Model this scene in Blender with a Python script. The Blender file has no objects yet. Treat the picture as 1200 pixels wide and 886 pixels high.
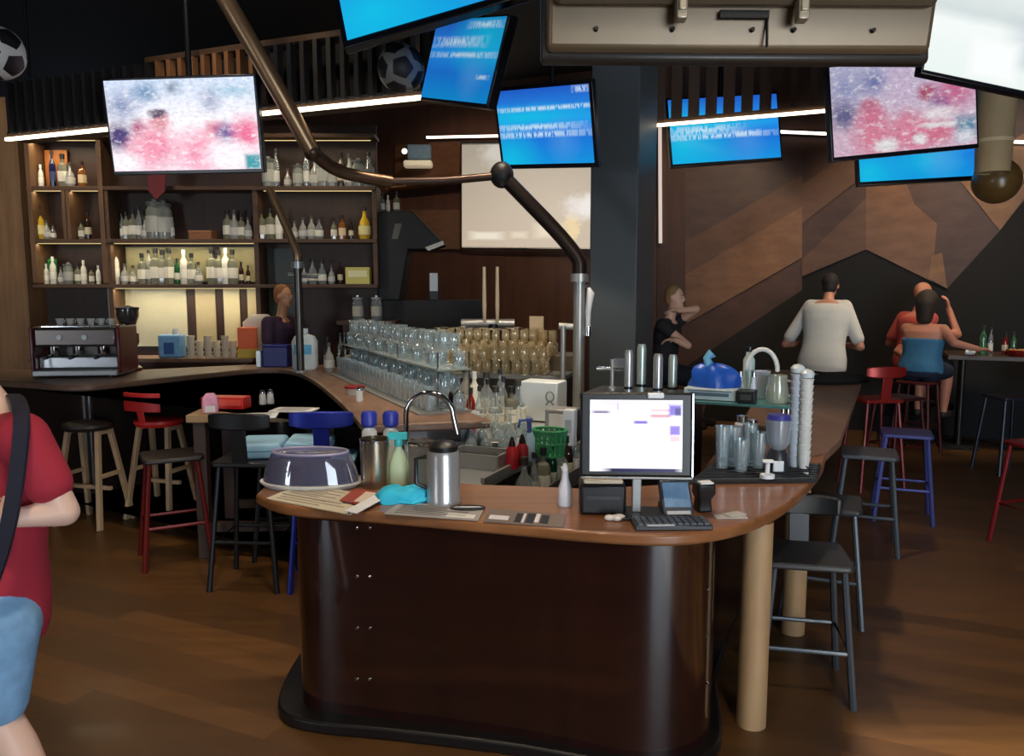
import bpy, math, random
from mathutils import Vector, Matrix, Euler
random.seed(7)
S = bpy.context.scene
C = S.collection
PI = math.pi
# ------------------------------------------------------------------ camera
CAMH, FPX, PITCH = 1.75, 920.0, math.radians(6.5)
cp, sp = math.cos(PITCH), math.sin(PITCH)
cam = bpy.data.objects.new('camera', bpy.data.cameras.new('camera'))
C.objects.link(cam)
cam.location = (0, 0, CAMH)
cam.rotation_euler = (PI/2 - PITCH, 0, 0)
cam.data.sensor_width = 36
cam.data.sensor_fit = 'HORIZONTAL'
cam.data.lens = 36*FPX/1200
cam.data.clip_start = .02
S.camera = cam

def ray(u, v):
    a = (u-600)/FPX
    b = (443-v)/FPX
    return Vector((a, cp+b*sp, -sp+b*cp))
def P(u, v, t=None, z=None, Y=None):
    """a place in the room seen along the line of sight (u, v): at depth t, height z or distance Y"""
    r = ray(u, v)
    if z is not None: t = (z-CAMH)/r.z
    elif Y is not None: t = Y/r.y
    return Vector((0, 0, CAMH)) + r*t
TH = math.radians(-24)
N = Vector((math.cos(TH), math.sin(TH), 0))      # along the building's cross walls
D = Vector((-math.sin(TH), math.cos(TH), 0))     # along the bar
UP = Vector((0, 0, 1))
WO = Vector((1.3, 11, 0))                        # a point of the far wall
def W(u, v, off=0.0):
    """a place on the far wall"""
    r = ray(u, v); o = Vector((0, 0, CAMH))
    t = (WO - D*off - o).dot(D)/r.dot(D)
    return o + r*t

# ------------------------------------------------------------------ materials
def lin(c):
    return tuple(((x/255)/12.92 if x/255 <= .04045 else ((x/255+.055)/1.055)**2.4) for x in c)
class NT:
    def __init__(s, name):
        s.m = bpy.data.materials.new(name); s.m.use_nodes = True
        s.t = s.m.node_tree; s.t.nodes.clear()
        s.out = s.n('ShaderNodeOutputMaterial')
    def n(s, k, **kw):
        x = s.t.nodes.new(k)
        for a, b in kw.items(): setattr(x, a, b)
        return x
    def l(s, a, b): s.t.links.new(a, b)
    def val(s, sock, v):
        if hasattr(v, 'is_output'): s.l(v, sock)
        else: sock.default_value = v
    def math(s, op, a, b=0.0, c=None):
        x = s.n('ShaderNodeMath', operation=op)
        s.val(x.inputs[0], a); s.val(x.inputs[1], b)
        if c is not None: s.val(x.inputs[2], c)
        return x.outputs[0]
    def mix(s, f, a, b):
        x = s.n('ShaderNodeMix', data_type='RGBA')
        s.val(x.inputs[0], f)
        for k, q in ((6, a), (7, b)):
            if hasattr(q, 'is_output'): s.l(q, x.inputs[k])
            else: x.inputs[k].default_value = (*q, 1)
        return x.outputs[2]
    def noise(s, vec, scale, detail=4, rough=.5):
        x = s.n('ShaderNodeTexNoise'); x.inputs['Scale'].default_value = scale
        x.inputs['Detail'].default_value = detail; x.inputs['Roughness'].default_value = rough
        if vec is not None: s.l(vec, x.inputs['Vector'])
        return x.outputs[0]
    def ramp(s, f, stops):
        x = s.n('ShaderNodeValToRGB'); e = x.color_ramp.elements
        while len(e) < len(stops): e.new(.5)
        for q, (p, c) in zip(e, stops): q.position = p; q.color = (*c, 1)
        s.l(f, x.inputs[0]); return x.outputs[0]
    def obj(s, sc=(1, 1, 1), rot=(0, 0, 0), src='Object'):
        tc = s.n('ShaderNodeTexCoord'); mp = s.n('ShaderNodeMapping')
        s.l(tc.outputs[src], mp.inputs[0])
        mp.inputs['Scale'].default_value = sc; mp.inputs['Rotation'].default_value = rot
        return mp.outputs[0]
    def bsdf(s, col, rough=.5, metal=0, spec=.5, coat=0, bump=None, bstr=.1, emis=None, estr=0):
        b = s.n('ShaderNodeBsdfPrincipled')
        if hasattr(col, 'is_output'): s.l(col, b.inputs['Base Color'])
        else: b.inputs['Base Color'].default_value = (*col, 1)
        s.val(b.inputs['Roughness'], rough)
        b.inputs['Metallic'].default_value = metal
        b.inputs['Specular IOR Level'].default_value = spec
        b.inputs['Coat Weight'].default_value = coat
        b.inputs['Coat IOR'].default_value = 1.85 if coat >= .8 else 1.5
        b.inputs['Coat Roughness'].default_value = .08
        if emis is not None:
            b.inputs['Emission Color'].default_value = (*emis, 1); b.inputs['Emission Strength'].default_value = estr
        if bump is not None:
            q = s.n('ShaderNodeBump'); q.inputs['Strength'].default_value = bstr; q.inputs['Distance'].default_value = .01
            s.l(bump, q.inputs['Height']); s.l(q.outputs[0], b.inputs['Normal'])
        s.l(b.outputs[0], s.out.inputs[0]); return b
CACHE = {}
def M(col, rough=.5, metal=0, var=.12, scale=9, spec=.5, coat=0, emis=None, estr=0, bump=0):
    """plain painted / plastic / metal / cloth surface with a little procedural variation"""
    key = (col, rough, metal, var, scale, spec, coat, emis, estr, bump)
    if key in CACHE: return CACHE[key]
    t = NT('surface'); c = lin(col)
    f = t.noise(t.obj(), scale, 3)
    a = tuple(max(0, x*(1-var)) for x in c); b = tuple(min(1, x*(1+var)) for x in c)
    bs = t.bsdf(t.mix(f, a, b), rough, metal, spec, coat, bump=f if bump else None, bstr=bump,
                emis=lin(emis) if emis else None, estr=estr)
    CACHE[key] = t.m; return t.m
def WOOD(c1, c2, rough=.45, axis=0, scale=1.0, coat=0.0, spec=.5, rot=0.0):
    key = ('w', c1, c2, rough, axis, scale, coat, spec, rot)
    if key in CACHE: return CACHE[key]
    t = NT('wood')
    sc = [14*scale]*3; sc[axis] = 1.1*scale
    v = t.obj(tuple(sc), (0, 0, rot))
    f = t.noise(v, 1.0, 5, .6)
    g = t.noise(t.obj((1.3, 1.3, 1.3)), 2.0, 2)
    k = t.math('ADD', t.math('MULTIPLY', f, .75), t.math('MULTIPLY', g, .25))
    col = t.ramp(k, [(.3, lin(c1)), (.7, lin(c2))])
    t.bsdf(col, rough, 0, spec, coat, bump=f, bstr=.06)
    CACHE[key] = t.m; return t.m
def GLASS(tint=(235, 245, 245), body=.12, name='glass'):
    key = ('g', tint, body)
    if key in CACHE: return CACHE[key]
    t = NT(name)
    tr = t.n('ShaderNodeBsdfTransparent'); tr.inputs[0].default_value = (*lin(tint), 1)
    gl = t.n('ShaderNodeBsdfGlossy'); gl.inputs['Roughness'].default_value = .06
    gl.inputs[0].default_value = (.95, .97, 1, 1)
    df = t.n('ShaderNodeBsdfDiffuse'); df.inputs[0].default_value = (*lin(tint), 1)
    lw = t.n('ShaderNodeLayerWeight'); lw.inputs[0].default_value = .4
    m1 = t.n('ShaderNodeMixShader'); t.val(m1.inputs[0], t.math('ADD', t.math('MULTIPLY', lw.outputs['Facing'], .8), .07))
    t.l(tr.outputs[0], m1.inputs[1]); t.l(gl.outputs[0], m1.inputs[2])
    m2 = t.n('ShaderNodeMixShader'); m2.inputs[0].default_value = body
    t.l(m1.outputs[0], m2.inputs[1]); t.l(df.outputs[0], m2.inputs[2])
    t.l(m2.outputs[0], t.out.inputs[0])
    CACHE[key] = t.m; return t.m
def PICT(name, base, blobs, strength=1.0, wob=.06, wscale=9, glow=None, grain=0):
    """what a lit screen shows: base is a list of (height, colour), blobs are ellipses ('e') or boxes ('b')"""
    t = NT(name)
    tc = t.n('ShaderNodeTexCoord')
    uv = tc.outputs['UV']
    no = t.n('ShaderNodeTexNoise'); no.inputs['Scale'].default_value = wscale; no.inputs['Detail'].default_value = 7; no.inputs['Roughness'].default_value = .65
    t.l(uv, no.inputs['Vector'])
    def coords(w):
        v = t.n('ShaderNodeVectorMath', operation='SUBTRACT'); t.l(no.outputs[1], v.inputs[0]); v.inputs[1].default_value = (.5, .5, .5)
        s = t.n('ShaderNodeVectorMath', operation='SCALE'); t.l(v.outputs[0], s.inputs[0]); s.inputs['Scale'].default_value = w
        a = t.n('ShaderNodeVectorMath', operation='ADD'); t.l(uv, a.inputs[0]); t.l(s.outputs[0], a.inputs[1])
        x = t.n('ShaderNodeSeparateXYZ'); t.l(a.outputs[0], x.inputs[0]); return x.outputs[0], x.outputs[1]
    xw, yw = coords(wob*4); xs, ys = coords(0)
    col = t.ramp(yw, [(p, lin(c)) for p, c in base])
    for b in blobs:
        k, cx, cy, rx, ry, c = b[:6]; soft = b[6] if len(b) > 6 else .15; op = b[7] if len(b) > 7 else 1.0
        x, y = (xw, yw) if k in 'en' else (xs, ys)
        if k == 'w':
            mp = t.n('ShaderNodeMapping'); t.l(uv, mp.inputs[0]); mp.inputs['Scale'].default_value = (55, 7, 1); mp.inputs['Location'].default_value = (cx*31, cy*17, 0)
            wn = t.noise(mp.outputs[0], 1.0, 2); op = t.math('MULTIPLY', t.math('GREATER_THAN', wn, .44), op)
        dx = t.math('DIVIDE', t.math('SUBTRACT', x, cx), rx); dy = t.math('DIVIDE', t.math('SUBTRACT', y, cy), ry)
        if k == 'e': d = t.math('SQRT', t.math('ADD', t.math('MULTIPLY', dx, dx), t.math('MULTIPLY', dy, dy)))
        else: d = t.math('MAXIMUM', t.math('ABSOLUTE', dx), t.math('ABSOLUTE', dy))
        f = t.math('MULTIPLY', t.math('DIVIDE', t.math('SUBTRACT', 1+soft, d), 2*soft), op)
        x2 = t.n('ShaderNodeClamp'); t.l(f, x2.inputs[0]); x2.inputs[2].default_value = 1.0
        col = t.mix(x2.outputs[0], col, lin(c))
    if grain:
        f3 = t.noise(uv, 26, 6, .7)
        col = t.mix(t.ramp(f3, [(.46, (0, 0, 0)), (.75, (grain, grain, grain))]), col, lin((70, 66, 110)))
        f4 = t.noise(uv, 17, 6, .7)
        col = t.mix(t.ramp(f4, [(.52, (0, 0, 0)), (.7, (.8, .8, .8))]), col, lin((255, 252, 255)))
    if glow:
        f2 = t.noise(uv, glow[1], 6, .65)
        col = t.mix(t.ramp(f2, [(.42, (0, 0, 0)), (.62, (1, 1, 1))]), col, lin(glow[0]))
    e = t.n('ShaderNodeEmission'); t.l(col, e.inputs[0]); e.inputs[1].default_value = strength
    gl = t.n('ShaderNodeBsdfGlossy'); gl.inputs[0].default_value = (.02, .02, .02, 1); gl.inputs['Roughness'].default_value = .25
    ad = t.n('ShaderNodeAddShader'); t.l(e.outputs[0], ad.inputs[0]); t.l(gl.outputs[0], ad.inputs[1])
    t.l(ad.outputs[0], t.out.inputs[0]); return t.m
def EMIT(col, s):
    key = ('e', col, s)
    if key in CACHE: return CACHE[key]
    t = NT('lit'); e = t.n('ShaderNodeEmission'); e.inputs[1].default_value = s
    c = lin(col); f = t.noise(t.obj(), 3)
    t.l(t.mix(f, tuple(x*.9 for x in c), c), e.inputs[0]); t.l(e.outputs[0], t.out.inputs[0])
    CACHE[key] = t.m; return t.m

# ------------------------------------------------------------------ mesh building
def basis(d):
    d = Vector(d).normalized()
    a = Vector((0, 0, 1)) if abs(d.z) < .95 else Vector((1, 0, 0))
    x = a.cross(d).normalized(); return x, d.cross(x), d
class MB:
    def __init__(s): s.v = []; s.f = []; s.uv = {}
    def add(s, vs, fs):
        o = len(s.v); s.v += [tuple(x) for x in vs]; s.f += [tuple(o+i for i in f) for f in fs]; return s
    def box(s, c, d, R=None):
        c = Vector(c); vs = []
        for z in (-1, 1):
            for y in (-1, 1):
                for x in (-1, 1):
                    q = Vector((x*d[0]/2, y*d[1]/2, z*d[2]/2))
                    vs.append(c + (R @ q if R else q))
        return s.add(vs, [(0, 2, 3, 1), (4, 5, 7, 6), (0, 1, 5, 4), (2, 6, 7, 3), (0, 4, 6, 2), (1, 3, 7, 5)])
    def bar(s, a, b, w, h, up=(0, 0, 1)):
        a = Vector(a); b = Vector(b); d = (b-a); L = d.length; d.normalize()
        u = Vector(up)
        if abs(u.dot(d)) > .95: u = Vector((0, 1, 0))
        x = d.cross(u).normalized(); y = x.cross(d)
        R = Matrix((x, d, y)).transposed()
        return s.box((a+b)/2, (w, L, h), R)
    def tube(s, pts, r, n=10, closed=False, cap=True):
        pts = [Vector(p) for p in pts]; m = len(pts)
        rs = r if isinstance(r, (list, tuple)) else [r]*m
        vs = []; x = None
        for i in range(m):
            a = pts[i-1] if i > 0 or closed else pts[i]
            b = pts[(i+1) % m] if i < m-1 or closed else pts[i]
            d = (b-a).normalized()
            if x is None: x, y, _ = basis(d)
            else:
                x = (x - d*x.dot(d))
                x = x.normalized() if x.length > 1e-6 else basis(d)[0]
            y = d.cross(x)
            for k in range(n):
                an = 2*PI*k/n; vs.append(pts[i] + x*rs[i]*math.cos(an) + y*rs[i]*math.sin(an))
        fs = []
        for i in range(m if closed else m-1):
            j = (i+1) % m
            for k in range(n): fs.append((i*n+k, i*n+(k+1) % n, j*n+(k+1) % n, j*n+k))
        if cap and not closed:
            fs.append(tuple(range(n-1, -1, -1))); fs.append(tuple((m-1)*n+k for k in range(n)))
        return s.add(vs, fs)
    def cyl(s, a, b, r0, r1=None, n=16): return s.tube([a, b], [r0, r0 if r1 is None else r1], n)
    def lathe(s, prof, c=(0, 0, 0), n=18, ax=None):
        c = Vector(c); x, y, z = (Vector((1, 0, 0)), Vector((0, 1, 0)), Vector((0, 0, 1))) if ax is None else basis(ax)
        vs = []; idx = []
        for (r, h) in prof:
            if r < 1e-5: idx.append([len(vs)]); vs.append(c+z*h)
            else:
                idx.append(list(range(len(vs), len(vs)+n)))
                for k in range(n): vs.append(c + x*r*math.cos(2*PI*k/n) + y*r*math.sin(2*PI*k/n) + z*h)
        fs = []
        for a, b in zip(idx, idx[1:]):
            for k in range(n):
                j = (k+1) % n
                if len(a) == 1 and len(b) == 1: break
                if len(a) == 1: fs.append((a[0], b[j], b[k]))
                elif len(b) == 1: fs.append((a[k], a[j], b[0]))
                else: fs.append((a[k], a[j], b[j], b[k]))
        return s.add(vs, fs)
    def ball(s, c, r, n=14, m=9, R=None):
        r = (r, r, r) if not isinstance(r, (tuple, list, Vector)) else r
        c = Vector(c); vs = []; fs = []
        for i in range(m+1):
            a = PI*i/m
            for k in range(n):
                b = 2*PI*k/n; q = Vector((r[0]*math.sin(a)*math.cos(b), r[1]*math.sin(a)*math.sin(b), -r[2]*math.cos(a)))
                if i in (0, m) and k > 0: continue
                vs.append(c + (R @ q if R else q))
        def ix(i, k):
            if i == 0: return 0
            if i == m: return len(vs)-1
            return 1+(i-1)*n+k % n
        for i in range(m):
            for k in range(n):
                if i == 0: fs.append((0, ix(1, k+1), ix(1, k)))
                elif i == m-1: fs.append((ix(i, k), ix(i, k+1), len(vs)-1))
                else: fs.append((ix(i, k), ix(i, k+1), ix(i+1, k+1), ix(i+1, k)))
        return s.add(vs, fs)
    def prism(s, poly, z0, z1):
        n = len(poly)
        A = sum(poly[i][0]*poly[(i+1) % n][1]-poly[(i+1) % n][0]*poly[i][1] for i in range(n))
        if A < 0: poly = poly[::-1]
        vs = [(p[0], p[1], z0) for p in poly] + [(p[0], p[1], z1) for p in poly]
        return s.add(vs, [tuple(range(n-1, -1, -1)), tuple(range(n, 2*n))] + [(i, (i+1) % n, n+(i+1) % n, n+i) for i in range(n)])
    def slab(s, poly, off):
        """3-D polygon with thickness off (a vector)"""
        n = len(poly); off = Vector(off); a = [Vector(p) for p in poly]
        return s.add(a + [p+off for p in a], [tuple(range(n-1, -1, -1)), tuple(range(n, 2*n))] + [(i, (i+1) % n, n+(i+1) % n, n+i) for i in range(n)])
    def loft(s, rings):
        n = len(rings[0]); vs = [v for r in rings for v in r]; fs = []
        for i in range(len(rings)-1):
            for k in range(n): fs.append((i*n+k, i*n+(k+1) % n, (i+1)*n+(k+1) % n, (i+1)*n+k))
        fs.append(tuple(range(n-1, -1, -1))); fs.append(tuple((len(rings)-1)*n+k for k in range(n)))
        return s.add(vs, fs)
    def quad(s, a, b, c, d):
        s.uv[len(s.f)] = ((0, 0), (1, 0), (1, 1), (0, 1)); return s.add([a, b, c, d], [(0, 1, 2, 3)])
    def mesh(s, name, mat, ang=38, flat=False):
        me = bpy.data.meshes.new(name); me.from_pydata(s.v, [], s.f); me.materials.append(mat)
        if s.uv:
            ul = me.uv_layers.new(name='UVMap')
            for p in me.polygons:
                q = s.uv.get(p.index)
                if q:
                    for li, c in zip(p.loop_indices, q): ul.data[li].uv = c
        if not flat:
            for p in me.polygons: p.use_smooth = True
            me.set_sharp_from_angle(angle=math.radians(ang))
        me.update(); return me
    def build(s, name, mat, parent=None, bevel=0.0, seg=2, loc=None):
        o = bpy.data.objects.new(name, s.mesh(name, mat)); C.objects.link(o)
        if parent is not None: o.parent = parent
        if loc is not None: o.location = loc
        if bevel:
            b = o.modifiers.new('bevel', 'BEVEL'); b.width = bevel; b.segments = seg; b.limit_method = 'ANGLE'
            b.angle_limit = math.radians(40)
        return o
def tag(o, label, cat, group=None, kind=None):
    o['label'] = label; o['category'] = cat
    if group: o['group'] = group
    if kind: o['kind'] = kind
    return o
def thing(name, label, cat, loc=(0, 0, 0), rz=0.0, group=None):
    o = bpy.data.objects.new(name, None); C.objects.link(o); o.empty_display_size = .1
    o.location = loc; o.rotation_euler = (0, 0, rz); return tag(o, label, cat, group)
def struct(o): o['kind'] = 'structure'; return o
def dup(root, loc, rz=None, label=None, group=None, scale=None):
    r = root.copy(); C.objects.link(r); r.location = loc
    if rz is not None: r.rotation_euler = (0, 0, rz)
    if scale: r.scale = scale if isinstance(scale, tuple) else (scale,)*3
    if label: r['label'] = label
    if group: r['group'] = group
    for ch in list(root.children):
        c = ch.copy(); C.objects.link(c); c.parent = r
        for g in ch.children:
            d = g.copy(); C.objects.link(d); d.parent = c
    return r
ORD = 'first second third fourth fifth sixth seventh eighth ninth tenth eleventh twelfth thirteenth fourteenth fifteenth sixteenth seventeenth eighteenth nineteenth twentieth'.split()
def smooth_poly(pts, it=2):
    for _ in range(it):
        q = [pts[0]]
        for a, b in zip(pts, pts[1:]):
            a = Vector(a); b = Vector(b); q += [a*.75+b*.25, a*.25+b*.75]
        q.append(pts[-1]); pts = q
    return [Vector(p) for p in pts]

# common surfaces
BLACK = M((20, 20, 22), .4); BLACKMAT = M((16, 15, 16), .75); DARKMETAL = M((48, 48, 52), .35, .8)
STEEL = M((186, 188, 190), .28, .62, .05); CHROME = M((215, 216, 218), .12, 1.0, .03); BRUSHED = M((160, 160, 158), .38, .6, .08)
WHITE = M((226, 228, 230), .45, var=.04); CREAM = M((222, 214, 192), .5, var=.05)
BRONZE = M((112, 86, 62), .38, .75, .15); LIGHTWOOD = WOOD((150, 118, 82), (186, 152, 112), .5, 2)
COUNTERWOOD = WOOD((104, 66, 38), (152, 100, 62), .32, 0, 1.0, .25)
ARMWOOD = WOOD((92, 68, 54), (132, 102, 84), .45, 1, 1.0)
SKIN = M((214, 160, 132), .5, var=.06); SKIN2 = M((196, 138, 112), .5, var=.06)
GREENGLASS = GLASS((120, 190, 140), .25); CLEAR = GLASS((236, 244, 246), .15); CLEARW = GLASS((246, 236, 208), .17)

# ------------------------------------------------------------------ room
t = NT('floorboards')
v = t.obj((1, 1, 1), (0, 0, -TH))
br = t.n('ShaderNodeTexBrick'); t.l(v, br.inputs['Vector'])
br.inputs['Scale'].default_value = 1.0; br.inputs['Brick Width'].default_value = 1.5; br.inputs['Row Height'].default_value = .14
br.inputs['Mortar Size'].default_value = .0025; br.inputs['Color1'].default_value = (0, 0, 0, 1); br.inputs['Color2'].default_value = (1, 1, 1, 1)
br.inputs['Mortar'].default_value = (.1, .1, .1, 1); br.offset = .37
g = t.noise(t.obj((1.2, 16, 1), (0, 0, -TH)), 1.0, 5, .6)
k = t.math('ADD', t.math('MULTIPLY', br.outputs[0], .42), t.math('MULTIPLY', g, .58))
col = t.ramp(k, [(.1, lin((66, 44, 22))), (.5, lin((92, 62, 32))), (.95, lin((124, 84, 44)))])
t.bsdf(col, t.math('ADD', t.math('MULTIPLY', g, .15), .34), 0, .5, .05, bump=k, bstr=.05)
FLOORM = t.m
struct(MB().prism([(-9, -4.2), (10, -4.2), (10, 16), (-9, 16)], -.1, 0).build('floor', FLOORM))
CEIL = 4.7
struct(MB().prism([(-9, -4.2), (10, -4.2), (10, 16), (-9, 16)], CEIL, CEIL+.1).build('ceiling', M((26, 25, 28), .8)))
WALLDARK = WOOD((62, 38, 28), (88, 56, 42), .5, 2, .6)
a = WO - N*9; b = WO + N*8
struct(MB().slab([a, b, b+UP*CEIL, a+UP*CEIL], D*.15).build('wall_back', WALLDARK))
struct(MB().prism([(-9.1, -4.2), (-9, -4.2), (-9, 16), (-9.1, 16)], 0, CEIL).build('wall_left', M((46, 38, 34), .8)))
struct(MB().prism([(10, -4.2), (10.1, -4.2), (10.1, 16), (10, 16)], 0, CEIL).build('wall_right', M((40, 34, 32), .8)))
# street side wall behind the viewpoint with two window openings
WY = -4.0
wins = [(-8.8, -7.1, .6, 2.7), (1.25, 4.4, .25, 2.98)]
wm = MB()
xs = [-9, wins[0][0], wins[0][1], wins[1][0], wins[1][1], 10]
for i in range(5):
    if i in (0, 2, 4): wm.box(((xs[i]+xs[i+1])/2, WY-.1, CEIL/2), (xs[i+1]-xs[i], .2, CEIL))
    else:
        w = wins[0] if i == 1 else wins[1]
        wm.box(((w[0]+w[1])/2, WY-.1, w[2]/2), (w[1]-w[0], .2, w[2]))
        wm.box(((w[0]+w[1])/2, WY-.1, (w[3]+CEIL)/2), (w[1]-w[0], .2, CEIL-w[3]))
struct(wm.build('wall_front', M((26, 23, 22), .8)))
for i, w in enumerate(wins):
    f = MB(); x0, x1, z0, z1 = w
    for x in (x0+.03, (x0+x1)/2, x1-.03): f.box((x, WY-.1, (z0+z1)/2), (.06, .08, z1-z0))
    for z in (z0+.03, z1-.03): f.box(((x0+x1)/2, WY-.1, z), (x1-x0-.12, .08, .06))
    struct(f.build('window_%d' % (i+1), BLACK))

# structural column by the taps, clad in charcoal panels
cc = Vector((1.103, 7.0, 0))
col_poly = [cc, cc - N*.44, cc - N*.44 + D*.64, cc + D*.64]
struct(MB().prism([(p.x, p.y) for p in col_poly], 0, CEIL).build('column', M((74, 80, 84), .5, var=.05), bevel=.012))
# timber clad pillar at the end of the back bar
pl = P(46, 400, t=8.9)
struct(MB().box((pl.x-.4, pl.y+.1, 1.9), (.8, .5, 3.8)).build('pillar', WOOD((112, 84, 58), (146, 112, 78), .6, 2, 1.2)))

# ------------------------------------------------------------------ lights
def area(name, loc, rot, sx, sy, e, col=(1, 1, 1)):
    l = bpy.data.lights.new(name, 'AREA'); l.shape = 'RECTANGLE'; l.size = sx; l.size_y = sy; l.energy = e; l.color = col
    o = bpy.data.objects.new(name, l); C.objects.link(o); o.location = loc; o.rotation_euler = rot; return o
def spot(name, loc, target, e, ang=70, col=(1, .82, .6), blend=.6, r=.11):
    l = bpy.data.lights.new(name, 'SPOT'); l.energy = e; l.spot_size = math.radians(ang); l.spot_blend = blend; l.color = col; l.shadow_soft_size = r
    o = bpy.data.objects.new(name, l); C.objects.link(o); o.location = loc
    o.rotation_euler = (Vector(target)-Vector(loc)).to_track_quat('-Z', 'Y').to_euler(); return o
for i, w in enumerate(wins):
    area('daylight_%d' % (i+1), ((w[0]+w[1])/2, WY+.03, (w[2]+w[3])/2), (PI/2, 0, 0), w[1]-w[0]-.1, w[3]-w[2]-.1, (130, 350)[i], (.80, .90, 1.0))
sun = bpy.data.lights.new('sun', 'SUN'); sun.energy = 14; sun.angle = .02; sun.color = (1, .93, .8)
so = bpy.data.objects.new('sun', sun); C.objects.link(so)
so.rotation_euler = Vector((.04, 6.95, -2.87)).to_track_quat('-Z', 'Y').to_euler()
for p, q, e in (((-2.2, 7.2, 4.4), (-2.6, 8.5, 1.6), 100), ((-4.0, 7.2, 4.4), (-4.4, 8.5, 1.6), 80), ((0, 5.6, 4.4), (-.2, 6.2, .9), 300),
                ((.5, 4.4, 4.4), (.7, 4.4, .9), 260), ((4.2, 7.8, 4.4), (4.4, 9.3, 2.2), 200), ((2.2, 8.2, 4.4), (2.2, 10.3, 2.2), 200),
                ((6.0, 6.6, 4.4), (5.6, 8.8, 2.3), 180), ((-2, 4.4, 4.4), (-2.2, 4.6, 0), 150), ((-.3, 8.6, 4.4), (-.6, 11.3, 2.6), 200),
                ((-2.3, 4.9, 4.6), (-1.95, 6.0, 3.2), 60), ((.9, .7, 4.5), (.7, 2.4, 2.45), 150), ((3.6, 5.6, 4.4), (3.4, 6.5, 0), 30), ((-.6, .8, 4.5), (-1.4, 2.4, .9), 190), ((-.4, 3.0, 4.5), (-.5, 3.5, .9), 80), ((-4.6, 6.2, 4.5), (-5.6, 8.6, 2.2), 120)):
    spot('ceiling_fill_spot', p, q, e)  # unseen spots without fixtures, some added as fill on passer-by, pillar and television back
w = bpy.data.worlds.new('world'); S.world = w; w.use_nodes = True
w.node_tree.nodes['Background'].inputs[0].default_value = (.62, .78, 1, 1); w.node_tree.nodes['Background'].inputs[1].default_value = .5

# ------------------------------------------------------------------ island bar
CZ = .89
front = [P(u, v, z=CZ) for u, v in ((300, 579), (318, 588), (345, 594), (430, 600), (560, 611), (680, 622), (760, 627), (810, 626), (860, 618), (900, 604), (935, 582), (958, 556), (965, 545))]
arm_out = [front[-1] + D*.3, P(985, 515, z=CZ), P(1000, 475, z=CZ), P(1012, 440, z=CZ)]
far_out = arm_out[-1] + D*.25
far_in = far_out - N*.95
near_in = P(845, 556, z=CZ)
inner = [far_in, near_in, P(800, 566, z=CZ), P(690, 572, z=CZ), P(560, 567, z=CZ), P(420, 556, z=CZ), P(318, 560, z=CZ)]
top = smooth_poly(front, 2) + arm_out + [far_out] + inner
bar = thing('bar_counter', 'dark mahogany island bar with a rounded end and a brown wooden top', 'bar counter', (0, 0, 0))
top1 = smooth_poly(front, 2) + [arm_out[0]] + inner[1:]
top2 = arm_out + [far_out] + inner[:2]
MB().prism([(p.x, p.y) for p in top1], CZ-.045, CZ).build('countertop', COUNTERWOOD, bar, bevel=.012, seg=3)
MB().prism([(p.x, p.y) for p in top2], CZ-.045, CZ-.0005).build('arm_top', ARMWOOD, bar, bevel=.004)
# curved front panel
base = [P(357, 850, z=.0)]
pan = [Vector((x, y, 0)) for x, y in ((-.89, 3.5), (-.89, 3.2), (-.87, 3.06), (-.76, 3.0), (-.5, 2.95), (0, 2.84), (.3, 2.735), (.42, 2.7), (.53, 2.69), (.63, 2.71), (.73, 2.78), (.79, 2.92), (.83, 3.2))]
panel_in = [Vector((1.1, 3.8, 0)), far_out - N*.3 - D*.1, far_in + N*.1 - D*.1, Vector((near_in.x-.05, near_in.y+.2, 0)), Vector((.5, 3.36, 0)), Vector((-.2, 3.42, 0))]
ps = smooth_poly(pan, 2) + panel_in
MAHOG = WOOD((24, 10, 9), (40, 17, 14), .2, 2, .7, .9, .15)
MB().prism([(p.x, p.y) for p in ps], .05, CZ-.045).build('front_panel', MAHOG, bar)
ctr = Vector((.2, 3.6, 0))
pq = [Vector((x, y, 0)) for x, y in ((-1.0, 3.6), (-1.0, 3.2), (-.95, 3.0), (-.79, 2.92), (-.5, 2.88), (0, 2.78), (.3, 2.68), (.52, 2.64), (.67, 2.665), (.79, 2.78), (.84, 2.97), (.9, 3.3))]
MB().prism([(p.x, p.y) for p in smooth_poly(pq, 2) + panel_in], 0, .05).build('plinth', M((18, 16, 16), .4), bar, bevel=.01)
for i, (u, v, t_) in enumerate(((882, 857, 0), (931, 746, 0))):
    q = P(u, v, z=.0) + Vector((.01, .055, 0))
    MB().cyl((q.x, q.y, 0), (q.x, q.y, CZ-.045), .058, n=24).build('support_post', LIGHTWOOD, bar)['label'] = 'round pale timber post under the worktop edge'
screw = MB().lathe([(.007, 0), (.007, .003), (.004, .006), (0, .006)], n=10, ax=(0, -1, 0)).mesh('screw', CHROME)
def on_panel(u, v):
    r = ray(u, v); best = None
    for a, b in zip(ps, ps[1:]):
        e = b-a; den = r.x*e.y - r.y*e.x
        if abs(den) < 1e-9: continue
        t_ = (a.x*e.y - a.y*e.x)/den; s_ = (a.x*r.y - a.y*r.x)/den
        if t_ > 0 and -1e-6 <= s_ <= 1+1e-6 and (best is None or t_ < best[0]): best = (t_, e)
    e = best[1].normalized(); nrm = Vector((e.y, -e.x, 0))
    return Vector((0, 0, CAMH)) + r*best[0] + nrm*.0005, math.atan2(nrm.x, -nrm.y)
for v in (619, 676, 736, 796, 853):
    for u in (418, 433):
        q, an = on_panel(u, v); o = bpy.data.objects.new('screw', screw); C.objects.link(o); o.parent = bar
        o.location = q; o.rotation_euler = (0, 0, an)
for v in (690, 745, 800):
    q, an = on_panel(829, v); o = bpy.data.objects.new('screw', screw); C.objects.link(o); o.parent = bar
    o.location = q; o.rotation_euler = (0, 0, an)

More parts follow.
